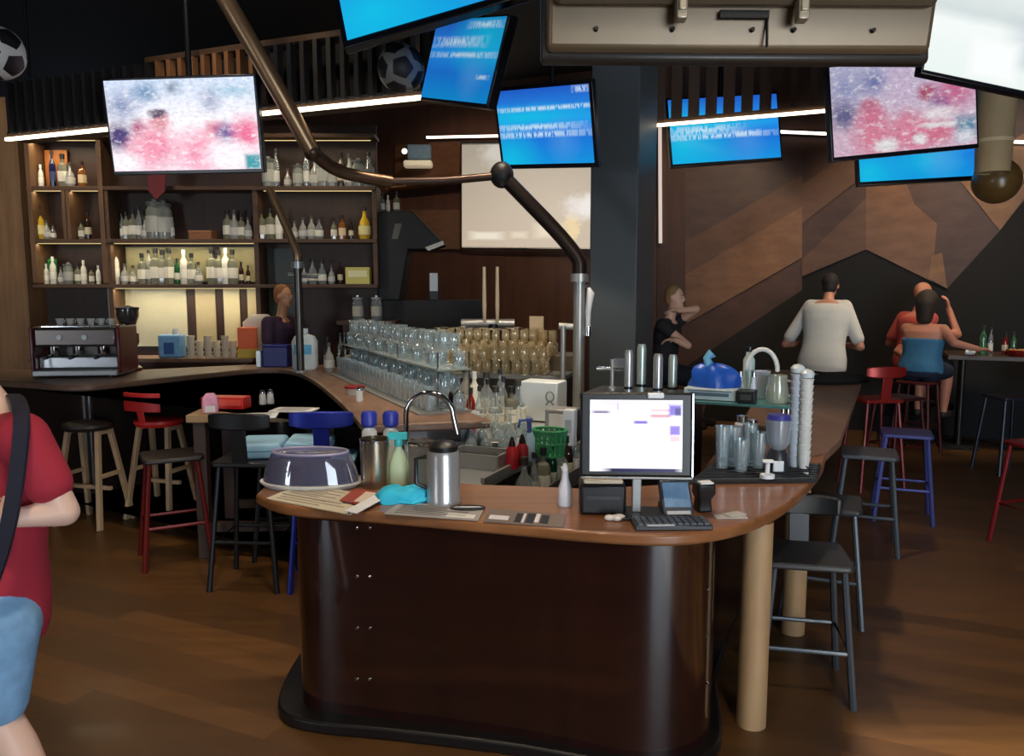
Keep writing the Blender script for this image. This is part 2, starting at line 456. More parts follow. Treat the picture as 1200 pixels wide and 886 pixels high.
# left arm of the bar and the back bar: one dark bar with its own timber top
AZ = 1.0
po = lambda u, v: P(u, v, z=AZ)
la = [Vector((-.82, 4.28, 0)), Vector((-1.22, 5.42, 0)), Vector((-1.75, 6.75, 0)), Vector((-2.1, 7.35, 0)), Vector((-2.32, 7.42, 0)), Vector((-2.55, 7.25, 0)), Vector((-3.2, 6.2, 0)), Vector((-3.34, 6.06, 0)), Vector((-3.55, 6.08, 0)), Vector((-5.4, 6.95, 0))]
lin_ = [Vector((-5.1, 7.45, 0)), Vector((-3.75, 7.1, 0)), Vector((-2.65, 7.75, 0)), Vector((-1.8, 7.75, 0)), Vector((-.62, 5.6, 0)), Vector((-.12, 4.45, 0))]
lp = smooth_poly(la, 2) + lin_
abar = thing('back_bar', 'dark brown bar running from the timber pillar and turning towards the island end', 'bar counter')
MB().prism([(p.x, p.y) for p in lp], AZ-.05, AZ).build('countertop', ARMWOOD, abar, bevel=.012)
def inset(poly, d):
    n = len(poly); out = []
    A = sum(poly[i].x*poly[(i+1) % n].y - poly[(i+1) % n].x*poly[i].y for i in range(n))
    sgn = 1 if A > 0 else -1
    for i in range(n):
        a, b, c = poly[i-1], poly[i], poly[(i+1) % n]
        e1 = (b-a).normalized(); e2 = (c-b).normalized()
        n1 = Vector((-e1.y, e1.x, 0))*sgn; n2 = Vector((-e2.y, e2.x, 0))*sgn
        m = (n1+n2); m = m.normalized() if m.length > 1e-6 else n1
        out.append(b + m*d/max(.5, m.dot(n1)))
    return out
MB().prism([(p.x, p.y) for p in inset(lp, .13)], .1, AZ-.05).build('front_panel', M((40, 29, 26), .25, coat=.4, var=.2), abar)
MB().prism([(p.x, p.y) for p in inset(lp, .2)], 0, .1).build('plinth', BLACKMAT, abar)

# stainless work bench inside the island
BZ = .80
b0 = Vector((-.165, 3.72, 0)); b1 = b0 + D*2.2
bw = .75
bp = [b0, b1] + [Vector((x, y, 0)) for x, y in ((.33, 6.0), (.05, 6.17), (-.7, 6.36), (-.53, 5.7), (-.05, 4.62), (-.05, 4.22), (-.62, 4.1), (-.6, 3.86))]
bench = thing('sink_bench', 'stainless steel sink bench inside the island bar', 'bench')
MB().prism([(p.x, p.y) for p in bp], BZ-.04, BZ).build('worktop', STEEL, bench, bevel=.006)
ip = inset(bp, .06)
MB().prism([(p.x, p.y) for p in ip], 0, BZ-.04).build('cabinet', M((52, 54, 56), .4, .6), bench)
m = MB(); e = D*.012
m.bar((b0+N*.0+UP*(BZ+.012))+D*.05, b1+UP*(BZ+.012)-D*.05, .02, .03); m.build('raised_edge', BRUSHED, bench)

# raised glass ledge behind the bench
GZ = 1.06
g0 = P(505, 436, z=GZ); g1 = P(655, 440, z=GZ)
gx = (g1-g0).normalized(); gy = Vector((-gx.y, gx.x, 0))
ledge = thing('glass_ledge', 'raised ledge behind the sink bench that carries the rows of wine glasses', 'shelf')
gl = [g0 - gx*.12 - gy*.04, g1 + gx*.06 - gy*.04, g1 + gx*.06 + gy*.72, g0 - gx*.12 + gy*.72]
MB().prism([(p.x, p.y) for p in gl], GZ-.035, GZ).build('shelf_board', BRUSHED, ledge, bevel=.005)
m = MB(); m.prism([(p.x, p.y) for p in inset(gl, .05)], 0, GZ-.035); m.build('cabinet', M((70, 58, 48), .5), ledge)
gu = [p + gy*.34 for p in (g0 - gx*.12, g1 + gx*.06)] + [g1 + gx*.06 + gy*.72, g0 - gx*.12 + gy*.72]
MB().prism([(p.x, p.y) for p in gu], GZ+.001, GZ+.13).build('step', M((96, 84, 66), .5), ledge, bevel=.005)

# ------------------------------------------------------------------ bottle shelves behind the back bar
SY = 8.42          # front of the boards
SB = 8.72          # back
def PS(u, v): return P(u, v, Y=SY)
zrow = [PS(0, v).z for v in (333, 280, 218)]
xl = PS(34, 280).x; xm = PS(124, 280).x; xr = PS(300, 280).x; xe = PS(441, 280).x
shelf = thing('bottle_shelf', 'tall dark timber shelf unit filled with bottles behind the back bar', 'shelf', (0, 0, 0))
SHW = WOOD((66, 46, 32), (98, 70, 48), .5, 0)
MB().box(((xl+xe)/2-.03, SB+.02, 2.0), (xe-xl, .04, 3.0)).build('back_board', WOOD((46, 28, 22), (66, 42, 32), .5, 2), shelf)
for z in zrow: MB().box(((xl+xe)/2, (SY+SB)/2, z-.02), (xe-xl, SB-SY, .04)).build('shelf_board', SHW, shelf, bevel=.004)
MB().box(((xl+xe)/2, (SY+SB)/2, 3.34), (xe-xl, SB-SY, .04)).build('shelf_board', SHW, shelf, bevel=.004)
UPW = WOOD((88, 62, 42), (122, 90, 62), .5, 2)
for u in (38, 121): MB().box((PS(u, 280).x, (SY+SB)/2-.004, (zrow[0]+3.3)/2), (.05, SB-SY, 3.28-zrow[0])).build('upright', UPW, shelf, bevel=.004)
for u, zb in ((128, .9), (301, .9), (440, zrow[0]-.04)): MB().box((PS(u, 330).x, (SY+SB)/2+.01, (zb+zrow[2])/2), (.05, SB-SY-.02, zrow[2]-zb)).build('upright', SHW, shelf, bevel=.004)
for u in (75, 80): MB().box((PS(u, 250).x, (SY+SB)/2, (zrow[1]+zrow[2])/2-.02), (.035, SB-SY, zrow[2]-zrow[1]-.04)).build('divider', UPW, shelf)
MB().box((PS(50, 195).x, SB-.04, (PS(0, 170).z+zrow[2])/2), (.24, .02, PS(0, 172).z-zrow[2])).build('back_panel', WOOD((176, 104, 46), (196, 122, 58), .5, 2), shelf)['label'] = 'orange timber back panel'
# pale tiled splashback with lit strips under the boards
for (u0, u1, va, vb, cl) in ((110, 208, 338, 408, (206, 200, 172)), (216, 243, 336, 408, (190, 176, 140)), (250, 272, 336, 408, (214, 202, 164)), (279, 298, 336, 408, (200, 186, 150))):
    A = PS(u0, va); B = PS(u1, vb)
    MB().box(((A.x+B.x)/2, SB-.012, (A.z+B.z)/2), (B.x-A.x, .02, A.z-B.z)).build('splashback', M(cl, .4, var=.05), shelf)
for (u0, u1) in ((132, 238), (246, 298)):
    A = PS(u0, 288); B = PS(u1, 330)
    MB().box(((A.x+B.x)/2, SB-.012, (A.z+B.z)/2), (B.x-A.x, .02, A.z-B.z)).build('back_panel', M((176, 166, 122), .5, var=.1), shelf)
A = PS(305, 290); B = PS(346, 392)
MB().box(((A.x+B.x)/2, SB-.03, (A.z+B.z)/2), (B.x-A.x, .03, A.z-B.z)).build('back_panel', M((62, 66, 60), .4, var=.15), shelf)['label'] = 'grey green panel'
for (u0, u1, z, e) in ((130, 296, zrow[0], 7), (132, 296, zrow[1], 5), (42, 118, zrow[1], 1.2), (42, 118, zrow[2], 1.2), (310, 436, zrow[2], 1.2), (42, 118, 3.34, 3), (310, 436, 3.34, 2)):
    A = PS(u0, 300).x; B = PS(u1, 300).x
    MB().box(((A+B)/2, SY+.05, z-.046), (B-A, .012, .006)).build('led_strip', EMIT((255, 226, 160), 1.0), shelf)
    area('shelf_light', ((A+B)/2, SY+.05, z-.056), (0, 0, 0), B-A, .03, e, (1, .86, .58))

# bottle shapes
def bottle_mesh(kind, colm):
    if kind == 'wine': pr = [(0, 0), (.034, 0), (.036, .01), (.036, .19), (.03, .22), (.014, .25), (.0135, .30), (.0155, .30), (.0155, .315), (0, .315)]
    elif kind == 'square': pr = [(0, 0), (.042, 0), (.044, .012), (.044, .17), (.036, .2), (.015, .215), (.014, .26), (.018, .262), (.018, .29), (0, .29)]
    elif kind == 'round': pr = [(0, 0), (.04, 0), (.048, .03), (.05, .09), (.04, .15), (.016, .19), (.014, .24), (.018, .242), (.018, .268), (0, .268)]
    elif kind == 'jar': pr = [(0, 0), (.055, 0), (.06, .02), (.06, .2), (.05, .22), (.05, .235), (.058, .235), (.058, .255), (.02, .262), (.02, .28), (0, .285)]
    elif kind == 'tall': pr = [(0, 0), (.03, 0), (.033, .01), (.033, .24), (.022, .28), (.012, .31), (.012, .37), (.016, .372), (.016, .395), (0, .395)]
    elif kind == 'cup': pr = [(0, 0), (.026, 0), (.03, .004), (.04, .1), (.037, .1), (.027, .01), (0, .01)]
    else: pr = [(0, 0), (.05, 0), (.05, .12), (.046, .125), (0, .125)]
    return MB().lathe(pr, n=14 if kind != 'square' else 8).mesh('bottle', colm), pr
LABELZ = {'wine': (.06, .14, .037), 'square': (.05, .14, .045), 'round': (.04, .11, .051), 'jar': (.05, .16, .061), 'tall': (.06, .17, .034)}
CAPZ = {'wine': (.27, .318, .0165), 'square': (.25, .293, .02), 'round': (.235, .271, .02), 'jar': (.236, .258, .06), 'tall': (.355, .398, .0175)}
PROTO = {}
def bottle(kind, body, lab, cap, loc, h, label, group, name='bottle', cat='bottle', rz=0):
    key = (kind, body, lab, cap)
    H = {'wine': .315, 'square': .29, 'round': .268, 'jar': .285, 'tall': .395, 'cup': .1, 'box': .125}[kind]
    s = h/H
    if key not in PROTO:
        r = thing(name, label, cat, loc, rz, group)
        bm = {'clear': CLEAR, 'green': GREENGLASS}.get(body) or M(body, .12, spec=.7, var=.05)
        me, pr = bottle_mesh(kind, bm); o = bpy.data.objects.new('glass_body', me); C.objects.link(o); o.parent = r
        if lab and kind in LABELZ:
            a, b, rr = LABELZ[kind]
            MB().lathe([(rr-.006, a), (rr+.001, a), (rr+.001, b), (rr-.006, b)], n=14 if kind != 'square' else 8).build('paper_label', M(lab, .6), r)
        if cap and kind in CAPZ:
            a, b, rr = CAPZ[kind]
            MB().lathe([(rr-.004, a), (rr, a), (rr, b), (0, b+.001)], n=12).build('cap', M(cap, .4), r)
        r.scale = (s, s, s); PROTO[key] = r; return r
    r = dup(PROTO[key], loc, rz, label, group, s); r.name = name; r['category'] = cat
    return r
COLN = {'w': ('white labelled', 'square', (120, 120, 104), (226, 222, 206), (26, 26, 26)), 'W': ('white', 'wine', (228, 226, 212), (244, 240, 226), (240, 240, 236)),
        'b': ('dark brown', 'wine', (44, 28, 20), (206, 194, 160), (24, 22, 22)), 'n': ('navy blue', 'tall', (24, 34, 74), (60, 70, 110), (16, 16, 20)),
        'y': ('yellow', 'round', (196, 160, 44), (226, 214, 150), (36, 34, 30)), 't': ('amber', 'square', (140, 84, 36), (222, 200, 160), (40, 28, 22)),
        'g': ('green', 'wine', (30, 92, 50), (220, 220, 196), (24, 60, 30)), 'c': ('clear glass', 'tall', 'clear', (220, 220, 212), (40, 40, 44)),
        'j': ('grey glass', 'jar', (128, 132, 126), (176, 178, 170), (90, 92, 90)), 'r': ('red', 'wine', (134, 34, 28), (226, 210, 190), (30, 20, 20)),
        's': ('silver grey', 'round', (150, 150, 146), (196, 194, 188), (70, 70, 72)), 'u': ('clear round', 'round', 'clear', (226, 222, 206), (60, 56, 50))}
ROWS = [('on the top board beside the timber pillar', 2, [(46, 'b', 28), (54, 'W', 26), (68, 'n', 42), (80, 'w', 38), (88, 's', 28), (102, 't', 30)]),
        ('in the square cubbyholes', 1, [(48, 'y', 40), (57, 's', 22), (64, 'u', 18), (87, 't', 24), (97, 'w', 22), (105, 'b', 32)]),
        ('on the lowest board beside the timber pillar', 0, [(46, 'r', 22), (53, 'W', 24), (61, 'W', 32), (70, 's', 20), (79, 'j', 26), (90, 'w', 24), (97, 'W', 28), (106, 'w', 20), (114, 'W', 22)]),
        ('on the middle board of the dark bay', 1, [(145, 'c', 30), (150, 'w', 32), (158, 'w', 34), (165, 'c', 38), (172, 's', 26), (184, 'j', 48), (194, 'j', 46), (203, 'c', 32)]),
        ('on the glowing lower board', 0, [(134, 'W', 42), (145, 's', 24), (155, 'u', 22), (166, 'w', 36), (174, 'c', 40), (182, 'w', 42), (190, 'w', 40), (198, 'w', 42), (207, 'g', 30), (215, 'W', 40), (224, 'w', 36), (232, 'u', 26),
            (248, 'w', 42), (256, 'w', 40), (264, 'W', 42), (272, 'w', 40), (282, 'b', 26), (290, 'b', 22)]),
        ('on the middle board nearer the steel pipe', 1, [(268, 'w', 34), (276, 's', 34), (284, 'w', 30), (292, 's', 26), (308, 'w', 34), (318, 'w', 36), (328, 'W', 38), (346, 's', 22), (356, 's', 26), (366, 's', 28), (375, 'u', 26), (392, 'w', 24), (402, 't', 28), (412, 'b', 24), (428, 'y', 38)]),
        ('on the top board nearer the steel pipe', 2, [(318, 'j', 36), (327, 'c', 44), (340, 's', 22), (352, 'j', 28), (362, 'c', 44), (372, 's', 34), (382, 'j', 38), (392, 'j', 32), (402, 'b', 40), (412, 's', 38), (422, 'j', 34), (434, 'u', 40)]),
        ('on the lowest board nearer the steel pipe', 0, [(356, 's', 22), (366, 'u', 30), (377, 'u', 28), (388, 's', 22), (398, 'b', 26)])]
for where, row, items in ROWS:
    n_ = {}
    for i, (u, k_, hp) in enumerate(items):
        nm, kind, body, lab, cap = COLN[k_]
        q = P(u, 300, Y=SY+.13)
        h = hp/FPX*(SY+.13)*.98
        o_ = n_.get(nm, 0); n_[nm] = o_+1
        tot = sum(1 for x in items if COLN[x[1]][0] == nm)
        pre = (ORD[o_]+' ') if tot > 1 else 'only '
        bottle(kind, body, lab, cap, (q.x, SY+.13, zrow[row]), h, f'{pre}{nm} bottle from the pillar end {where}', 'bottles '+where, rz=random.uniform(0, 6))
# two storage jars and a yellow carton nearer the taps
PB = lambda u, v: P(u, v, Y=8.3)
low = PB(430, 376).z
sh2 = thing('jar_shelf', 'short dark shelf under the black hood holding two glass jars', 'shelf')
MB().box((PB(430, 376).x, 8.45, low-.02), (.62, .4, .04)).build('shelf_board', SHW, sh2)
MB().box((PB(430, 376).x, 8.55, low/2-.02), (.58, .2, low-.04)).build('cabinet', WALLDARK, sh2)
for u, wn in ((418, 'nearer the steel pipe'), (440, 'nearer the projector screen')):
    bottle('jar', 'clear', (190, 186, 170), (150, 150, 146), (PB(u, 376).x, 8.38, low), .27, f'clear storage jar under the black hood, {wn}', 'storage jars', 'storage_jar', 'jar')
q = PS(418, 333)
yb = thing('tea_carton', 'pale yellow carton on the lowest bottle shelf by the black hood', 'box', (q.x, SY+.12, zrow[0]))
MB().box((0, 0, .09), (.26, .14, .18)).build('carton', M((206, 196, 108), .6), yb, bevel=.004)
MB().box((0, -.072, .11), (.2, .004, .07)).build('printed_panel', M((232, 226, 178), .6), yb)
q = PS(45, 306)
gb = thing('green_tin', 'green tin standing on the lowest board against the timber pillar', 'tin', (q.x+.03, SY+.2, zrow[0]))
MB().lathe([(0, 0), (.05, 0), (.05, .22), (.046, .225), (.046, .24), (0, .24)]).build('can', M((40, 122, 66), .4), gb)
MB().lathe([(.047, .24), (.047, .27), (0, .275)]).build('lid', M((60, 160, 84), .4), gb)
q = PS(232, 279)
cb = thing('cigar_box', 'flat brown wooden box lying on the middle bottle board', 'box', (q.x, SY+.13, zrow[1]))
MB().box((0, 0, .035), (.24, .15, .07)).build('box_base', WOOD((120, 74, 44), (150, 98, 60), .5, 0), cb, bevel=.003)
MB().box((0, 0, .082), (.245, .155, .024)).build('lid', WOOD((130, 84, 50), (160, 108, 66), .5, 0), cb, bevel=.003)
# red pennant hanging below the first television
q0 = PS(176, 200)
MBp = MB().slab([P(172, 200, Y=8.3), P(194, 200, Y=8.3), P(193, 224, Y=8.3), P(183, 234, Y=8.3), P(174, 224, Y=8.3)], (0, .02, 0))
tag(MBp.build('pennant', M((116, 46, 52), .8)), 'small dark red pennant hanging on the shelves below the television', 'pennant')
# black extractor hood beside the shelves
hd = thing('extractor_hood', 'black angular hood on the wall between the bottle shelves and the projector screen', 'hood')
hp = [P(438, 248, Y=8.6), P(482, 247, Y=8.6), P(520, 286, Y=8.6), P(500, 292, Y=8.6), P(478, 292, Y=8.6), P(468, 352, Y=8.6), P(444, 352, Y=8.6)]
MB().slab(hp, (0, .5, 0)).build('hood_shell', M((18, 18, 17), .6), hd, bevel=.01)
MB().slab([P(498, 290, Y=8.58), P(519, 282, Y=8.58), P(520, 287, Y=8.58), P(502, 294, Y=8.58)], (0, .02, 0)).build('under_edge', M((214, 208, 190), .4), hd)
MB().slab([P(463, 262, Y=8.595), P(471, 262, Y=8.595), P(466, 280, Y=8.595), P(459, 280, Y=8.595)], (0, .01, 0)).build('sticker', M((96, 94, 86), .5), hd)
MB().slab([P(444, 352, Y=8.7), P(566, 352, Y=8.7), P(566, 420, Y=8.7), P(444, 420, Y=8.7)], (0, .3, 0)).build('back_cabinet', M((24, 20, 18), .6), hd)
q = P(508, 334, Y=9.2)
cx0 = P(500, 352, Y=8.75)
ds = thing('white_dispenser', 'small white dispenser on the black cabinet under the hood', 'dispenser', (P(509, 352, Y=8.8).x, 8.8, P(509, 352, Y=8.7).z))
MB().box((0, 0, .14), (.11, .09, .28)).build('case', M((52, 52, 52), .4), ds, bevel=.01)
MB().box((0, -.048, .2), (.09, .012, .2)).build('front_cover', WHITE, ds, bevel=.004)
for i, (u, v, hh, k_) in enumerate(((412, 247, 20, 'b'), (447, 248, 22, 'w'), (454, 248, 20, 'W'), (464, 248, 24, 'w'))):
    nm, kind, body, lab, cap = COLN[k_]
    if u < 440:
        q = P(u, v, Y=SY+.1); q.z = zrow[1]; continue
    q = P(u, v, Y=8.75); bottle(kind, body, lab, cap, (q.x, 8.8, P(u, 247.5, Y=8.6).z), hh/FPX*8.7, f'{ORD[i-1]} pale bottle standing on top of the black hood', 'bottles on the hood')

# ------------------------------------------------------------------ slatted canopies with light lines
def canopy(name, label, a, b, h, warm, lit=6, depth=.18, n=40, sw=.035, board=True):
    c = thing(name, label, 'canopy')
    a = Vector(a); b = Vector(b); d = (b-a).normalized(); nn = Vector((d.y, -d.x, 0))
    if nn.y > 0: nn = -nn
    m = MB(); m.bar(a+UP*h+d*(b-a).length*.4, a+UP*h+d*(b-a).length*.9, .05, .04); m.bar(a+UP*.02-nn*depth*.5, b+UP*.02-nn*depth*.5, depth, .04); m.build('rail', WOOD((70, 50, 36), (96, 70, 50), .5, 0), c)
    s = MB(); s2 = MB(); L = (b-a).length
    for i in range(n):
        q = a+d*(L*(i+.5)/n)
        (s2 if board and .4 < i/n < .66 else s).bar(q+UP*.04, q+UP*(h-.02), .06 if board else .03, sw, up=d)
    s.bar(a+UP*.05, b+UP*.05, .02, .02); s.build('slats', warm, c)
    if board: s2.build('lit_tone_slats', WOOD((120, 78, 48), (164, 112, 72), .5, 2), c)  # lit stretch painted in: browner wood here, remaining slats coloured as unlit
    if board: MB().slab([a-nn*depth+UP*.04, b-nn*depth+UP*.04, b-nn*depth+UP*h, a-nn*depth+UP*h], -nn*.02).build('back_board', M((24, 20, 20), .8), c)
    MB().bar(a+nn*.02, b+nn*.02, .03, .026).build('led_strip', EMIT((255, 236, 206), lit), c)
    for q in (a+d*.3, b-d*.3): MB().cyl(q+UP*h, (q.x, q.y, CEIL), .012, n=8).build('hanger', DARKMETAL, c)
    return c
SLATD = WOOD((58, 42, 34), (86, 62, 48), .6, 2)
A1 = P(10, 164, z=3.0); B1 = P(496, 115, z=3.0)
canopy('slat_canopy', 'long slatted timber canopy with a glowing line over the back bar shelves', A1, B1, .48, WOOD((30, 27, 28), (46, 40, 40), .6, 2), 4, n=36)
A3 = P(763, 148, z=3.3); B3 = P(985, 129, z=3.3)
canopy('slat_canopy', 'slatted timber canopy with a glowing line to the far side of the charcoal column', A3, B3+(B3-A3).normalized()*.9, .6, SLATD, 4, n=16, depth=.08, sw=.1, board=False)
def lightline(label, a, b, w=.03, s=4):
    c = thing('light_line', label, 'light'); 
    MB().bar(a, b, w, w).build('led_strip', EMIT((255, 232, 218), s), c)
    a = Vector(a); b = Vector(b); d = (b-a).normalized(); nn = Vector((-d.y, d.x, 0)).normalized() if abs(d.z) < .9 else Vector((0, 1, 0))
    MB().bar(a+nn*(w*.5+.016), b+nn*(w*.5+.016), .03, w*1.7).build('channel', DARKMETAL, c)
    return c
lightline('thin glowing line on the wall behind the tilted blue television', W(500, 161, .08), W(596, 159, .08))
lightline('thin glowing line on the far wall behind the pink television', W(905, 154, .08), W(1210, 167, .08))
lightline('upright glowing line on the wall close beside the charcoal column', W(774, 285, .08), W(773, 72, .08), .04, .75)

# ------------------------------------------------------------------ far wall: angled timber boards
def board(poly, mat, off, parent, th=.03):
    pts = [W(u, v, off) for u, v in poly]
    MB().slab(pts, D*th).build('board', mat, parent)
clad = thing('timber_cladding', 'feature cladding of slanting timber boards in several browns on the far wall', 'wall cladding')
WA = WOOD((92, 62, 42), (122, 86, 60), .5, 0, .6); WB = WOOD((76, 50, 36), (102, 70, 50), .5, 0, .6); WC = WOOD((56, 36, 28), (78, 52, 40), .5, 0, .6)
WD = WOOD((60, 42, 36), (80, 58, 50), .55, 0, .6); WE = WOOD((108, 74, 44), (136, 96, 60), .5, 0, .6); WK = M((12, 10, 10), .8, var=.2); WF = WOOD((58, 36, 28), (78, 50, 38), .5, 2, .6)
for poly, mt, of in (
        (((770, 60), (803, 60), (803, 430), (770, 430)), WF, .03),
        (((803, 60), (940, 60), (940, 205), (803, 284)), WD, .03),
        (((803, 284), (940, 205), (940, 242), (803, 322)), WB, .045), (((803, 322), (940, 242), (940, 302), (803, 380)), WA, .05),
        (((803, 380), (940, 302), (940, 340), (803, 430)), WC, .03),
        (((940, 60), (1015, 60), (1015, 166), (940, 216)), WC, .03), (((940, 216), (1015, 166), (1015, 204), (940, 262)), WB, .05),
        (((940, 262), (1015, 204), (1015, 232), (940, 304)), WC, .03), (((940, 304), (1015, 232), (1015, 292), (940, 324)), WB, .05),
        (((1015, 166), (1055, 196), (1072, 240), (1098, 262), (1092, 330), (1015, 292)), WA, .04), (((1015, 60), (1210, 60), (1210, 150), (1120, 205), (1055, 196), (1015, 166)), WC, .035),
        (((1055, 196), (1120, 205), (1165, 262), (1172, 270), (1110, 338), (1092, 330), (1098, 262), (1072, 240)), WD, .03),
        (((1092, 300), (1104, 296), (1110, 338), (1088, 326)), WE, .055),
        (((1120, 205), (1210, 150), (1210, 220), (1172, 270), (1165, 262)), WE, .045)):
    board(poly, mt, of, clad)
board(((803, 430), (940, 324), (1015, 292), (1110, 338), (1212, 222), (1212, 560), (803, 560)), WK, .025, clad, .02)
# timber ledge and boards beside the projector screen
led = thing('wall_ledge', 'long orange brown timber ledge on the wall beside the projector screen', 'shelf')
MB().slab([W(452, 217, .3), W(546, 207, .3), W(546, 211, .3), W(452, 221, .3)], D*.3).build('shelf_board', WOOD((150, 96, 54), (184, 124, 74), .5, 0), led)
MB().slab([W(463, 170, .06), W(538, 166, .06), W(538, 206, .06), W(463, 214, .06)], D*.04).build('back_board', WOOD((84, 54, 34), (112, 74, 48), .5, 0), led)
MB().slab([W(468, 246, .06), W(538, 246, .06), W(538, 292, .06), W(468, 292, .06)], D*.04).build('lower_board', WOOD((92, 64, 46), (116, 84, 62), .5, 0), led)
q = W(490, 191, .25)
wl = thing('wall_lamp', 'white drum wall lamp with a blue shade above the orange brown ledge', 'lamp', q)
MB().box((0, 0, -.02), (.42, .2, .1)).build('lamp_base', M((232, 222, 200), .4, emis=(255, 236, 200), estr=.25), wl, bevel=.03)
MB().box((.02, .02, .16), (.34, .14, .2)).build('blue_panel', M((106, 136, 160), .5, var=.3, scale=18), wl, bevel=.01)
MB().ball((-.2, 0, .17), .04).build('bulb', EMIT((255, 244, 220), 3), wl)
# projector screen
scr = thing('projector_screen', 'large pale projector screen on the far wall left of the charcoal column', 'projector screen')
K = lambda u, v: W(u, v, .12)
PSM = PICT('projection', [(0, (196, 178, 156)), (.5, (178, 164, 144)), (1, (168, 158, 142))], [('e', .75, .35, .5, .5, (222, 206, 186), .8, .6), ('b', .2, .12, .12, .035, (236, 226, 206), .4), ('b', .68, .17, .1, .06, (238, 222, 196), .5), ('b', .45, .13, .06, .03, (230, 214, 190), .5), ('e', .84, .2, .05, .12, (238, 214, 168), .3), ('e', .3, .9, .12, .12, (206, 200, 188), .5), ('e', .93, .4, .12, .1, (240, 232, 226), .6)], 1.0, .05, 14)
a, b, c_, d_ = K(541, 290), K(697, 292), K(697, 166), K(541, 168)
MB().quad(a, b, c_, d_).build('screen_surface', PSM, scr)
m = MB(); 
for p, q_ in ((a, b), (b, c_), (c_, d_), (d_, a)): m.bar(p+D*.02, q_+D*.02, .04, .04)
m.build('screen_frame', BLACKMAT, scr)

# ------------------------------------------------------------------ televisions
BLUE = [(0, (20, 150, 226)), (.35, (30, 120, 222)), (.6, (40, 150, 240)), (1, (34, 92, 200))]
def words(rows):
    return [('w', cx, cy, rx, ry, (206, 232, 250), .8, .85) for cx, cy, rx, ry in rows]
def bluepic(name, rows, s=1.0, cy=((.1, .2, .3, .35),), flip=False):
    bl = [('e', x, y, rx, ry, (20, 196, 232), .9, .85) for x, y, rx, ry in cy]
    return PICT(name, BLUE, bl + [('e', .7, .3, .12, .2, (86, 156, 232), .8, .5)] + words(rows), s, .02, 8)
PLAYERS = [('e', .1, .72, .1, .16, (120, 140, 180), .6, .7), ('e', .27, .86, .08, .1, (86, 136, 176), .6, .8), ('e', .46, .9, .05, .06, (110, 130, 150), .6, .7), ('e', .7, .76, .06, .12, (150, 160, 186), .7, .7), ('e', .86, .86, .12, .06, (140, 190, 210), .7, .6),
           ('e', .06, .38, .09, .14, (78, 62, 118), .5), ('e', .2, .48, .05, .09, (150, 70, 110), .5, .8), ('e', .3, .28, .13, .22, (240, 140, 168), .6), ('e', .35, .54, .065, .1, (222, 150, 160), .4), ('e', .34, .63, .06, .05, (96, 76, 96), .4), ('e', .2, .22, .1, .14, (246, 160, 184), .6, .8),
           ('e', .6, .2, .14, .22, (244, 150, 176), .6), ('e', .72, .45, .07, .08, (216, 96, 124), .6, .8), ('e', .8, .4, .07, .1, (96, 82, 150), .6), ('e', .92, .4, .09, .16, (236, 110, 150), .6), ('e', .78, .16, .14, .14, (250, 240, 246), .5), ('b', .95, .08, .05, .08, (40, 150, 160), .3), ('e', .08, .1, .1, .1, (250, 246, 250), .5)]
PINK1 = PICT('match_picture', [(0, (250, 226, 236)), (.5, (252, 246, 250)), (1, (206, 222, 246))], PLAYERS, 1.1, .028, 14, grain=.4)
PLAYERS2 = [('e', .1, .75, .12, .2, (150, 160, 200), .7, .8), ('e', .3, .8, .08, .12, (110, 124, 180), .7, .8), ('e', .5, .75, .1, .3, (214, 190, 220), .7, .8), ('e', .08, .45, .09, .14, (112, 110, 150), .6), ('e', .27, .42, .09, .12, (216, 120, 150), .5), ('e', .26, .56, .06, .06, (204, 120, 146), .5), ('e', .28, .2, .13, .22, (232, 140, 165), .6),
            ('e', .5, .28, .08, .16, (222, 150, 170), .6), ('e', .56, .18, .16, .2, (234, 140, 168), .5), ('e', .66, .64, .06, .09, (186, 90, 120), .5), ('e', .76, .5, .06, .14, (120, 100, 160), .6), ('e', .86, .64, .13, .18, (214, 120, 160), .6), ('e', .74, .38, .1, .09, (246, 232, 238), .4), ('e', .72, .18, .12, .12, (228, 128, 156), .5), ('e', .76, .26, .16, .03, (246, 236, 240), .4), ('e', .36, .08, .08, .08, (250, 244, 246), .4), ('e', .6, .12, .05, .06, (250, 244, 246), .4), ('b', .93, .2, .07, .12, (100, 150, 176), .5), ('e', .92, .1, .06, .08, (236, 236, 246), .5)]
PINK2 = PICT('match_picture', [(0, (226, 190, 210)), (.5, (222, 200, 220)), (1, (200, 196, 224))], PLAYERS2, .82, .028, 14, grain=.45)
BRIGHT = PICT('bright_picture', [(0, (236, 246, 242)), (.45, (246, 252, 250)), (.55, (214, 224, 224)), (1, (246, 250, 248))], [('b', .75, .38, .3, .2, (206, 214, 220), .3, .9), ('e', .55, .6, .06, .05, (196, 214, 208), .7, .6), ('b', .35, .2, .12, .16, (252, 255, 255), .3)], 1.0, .015, 6)
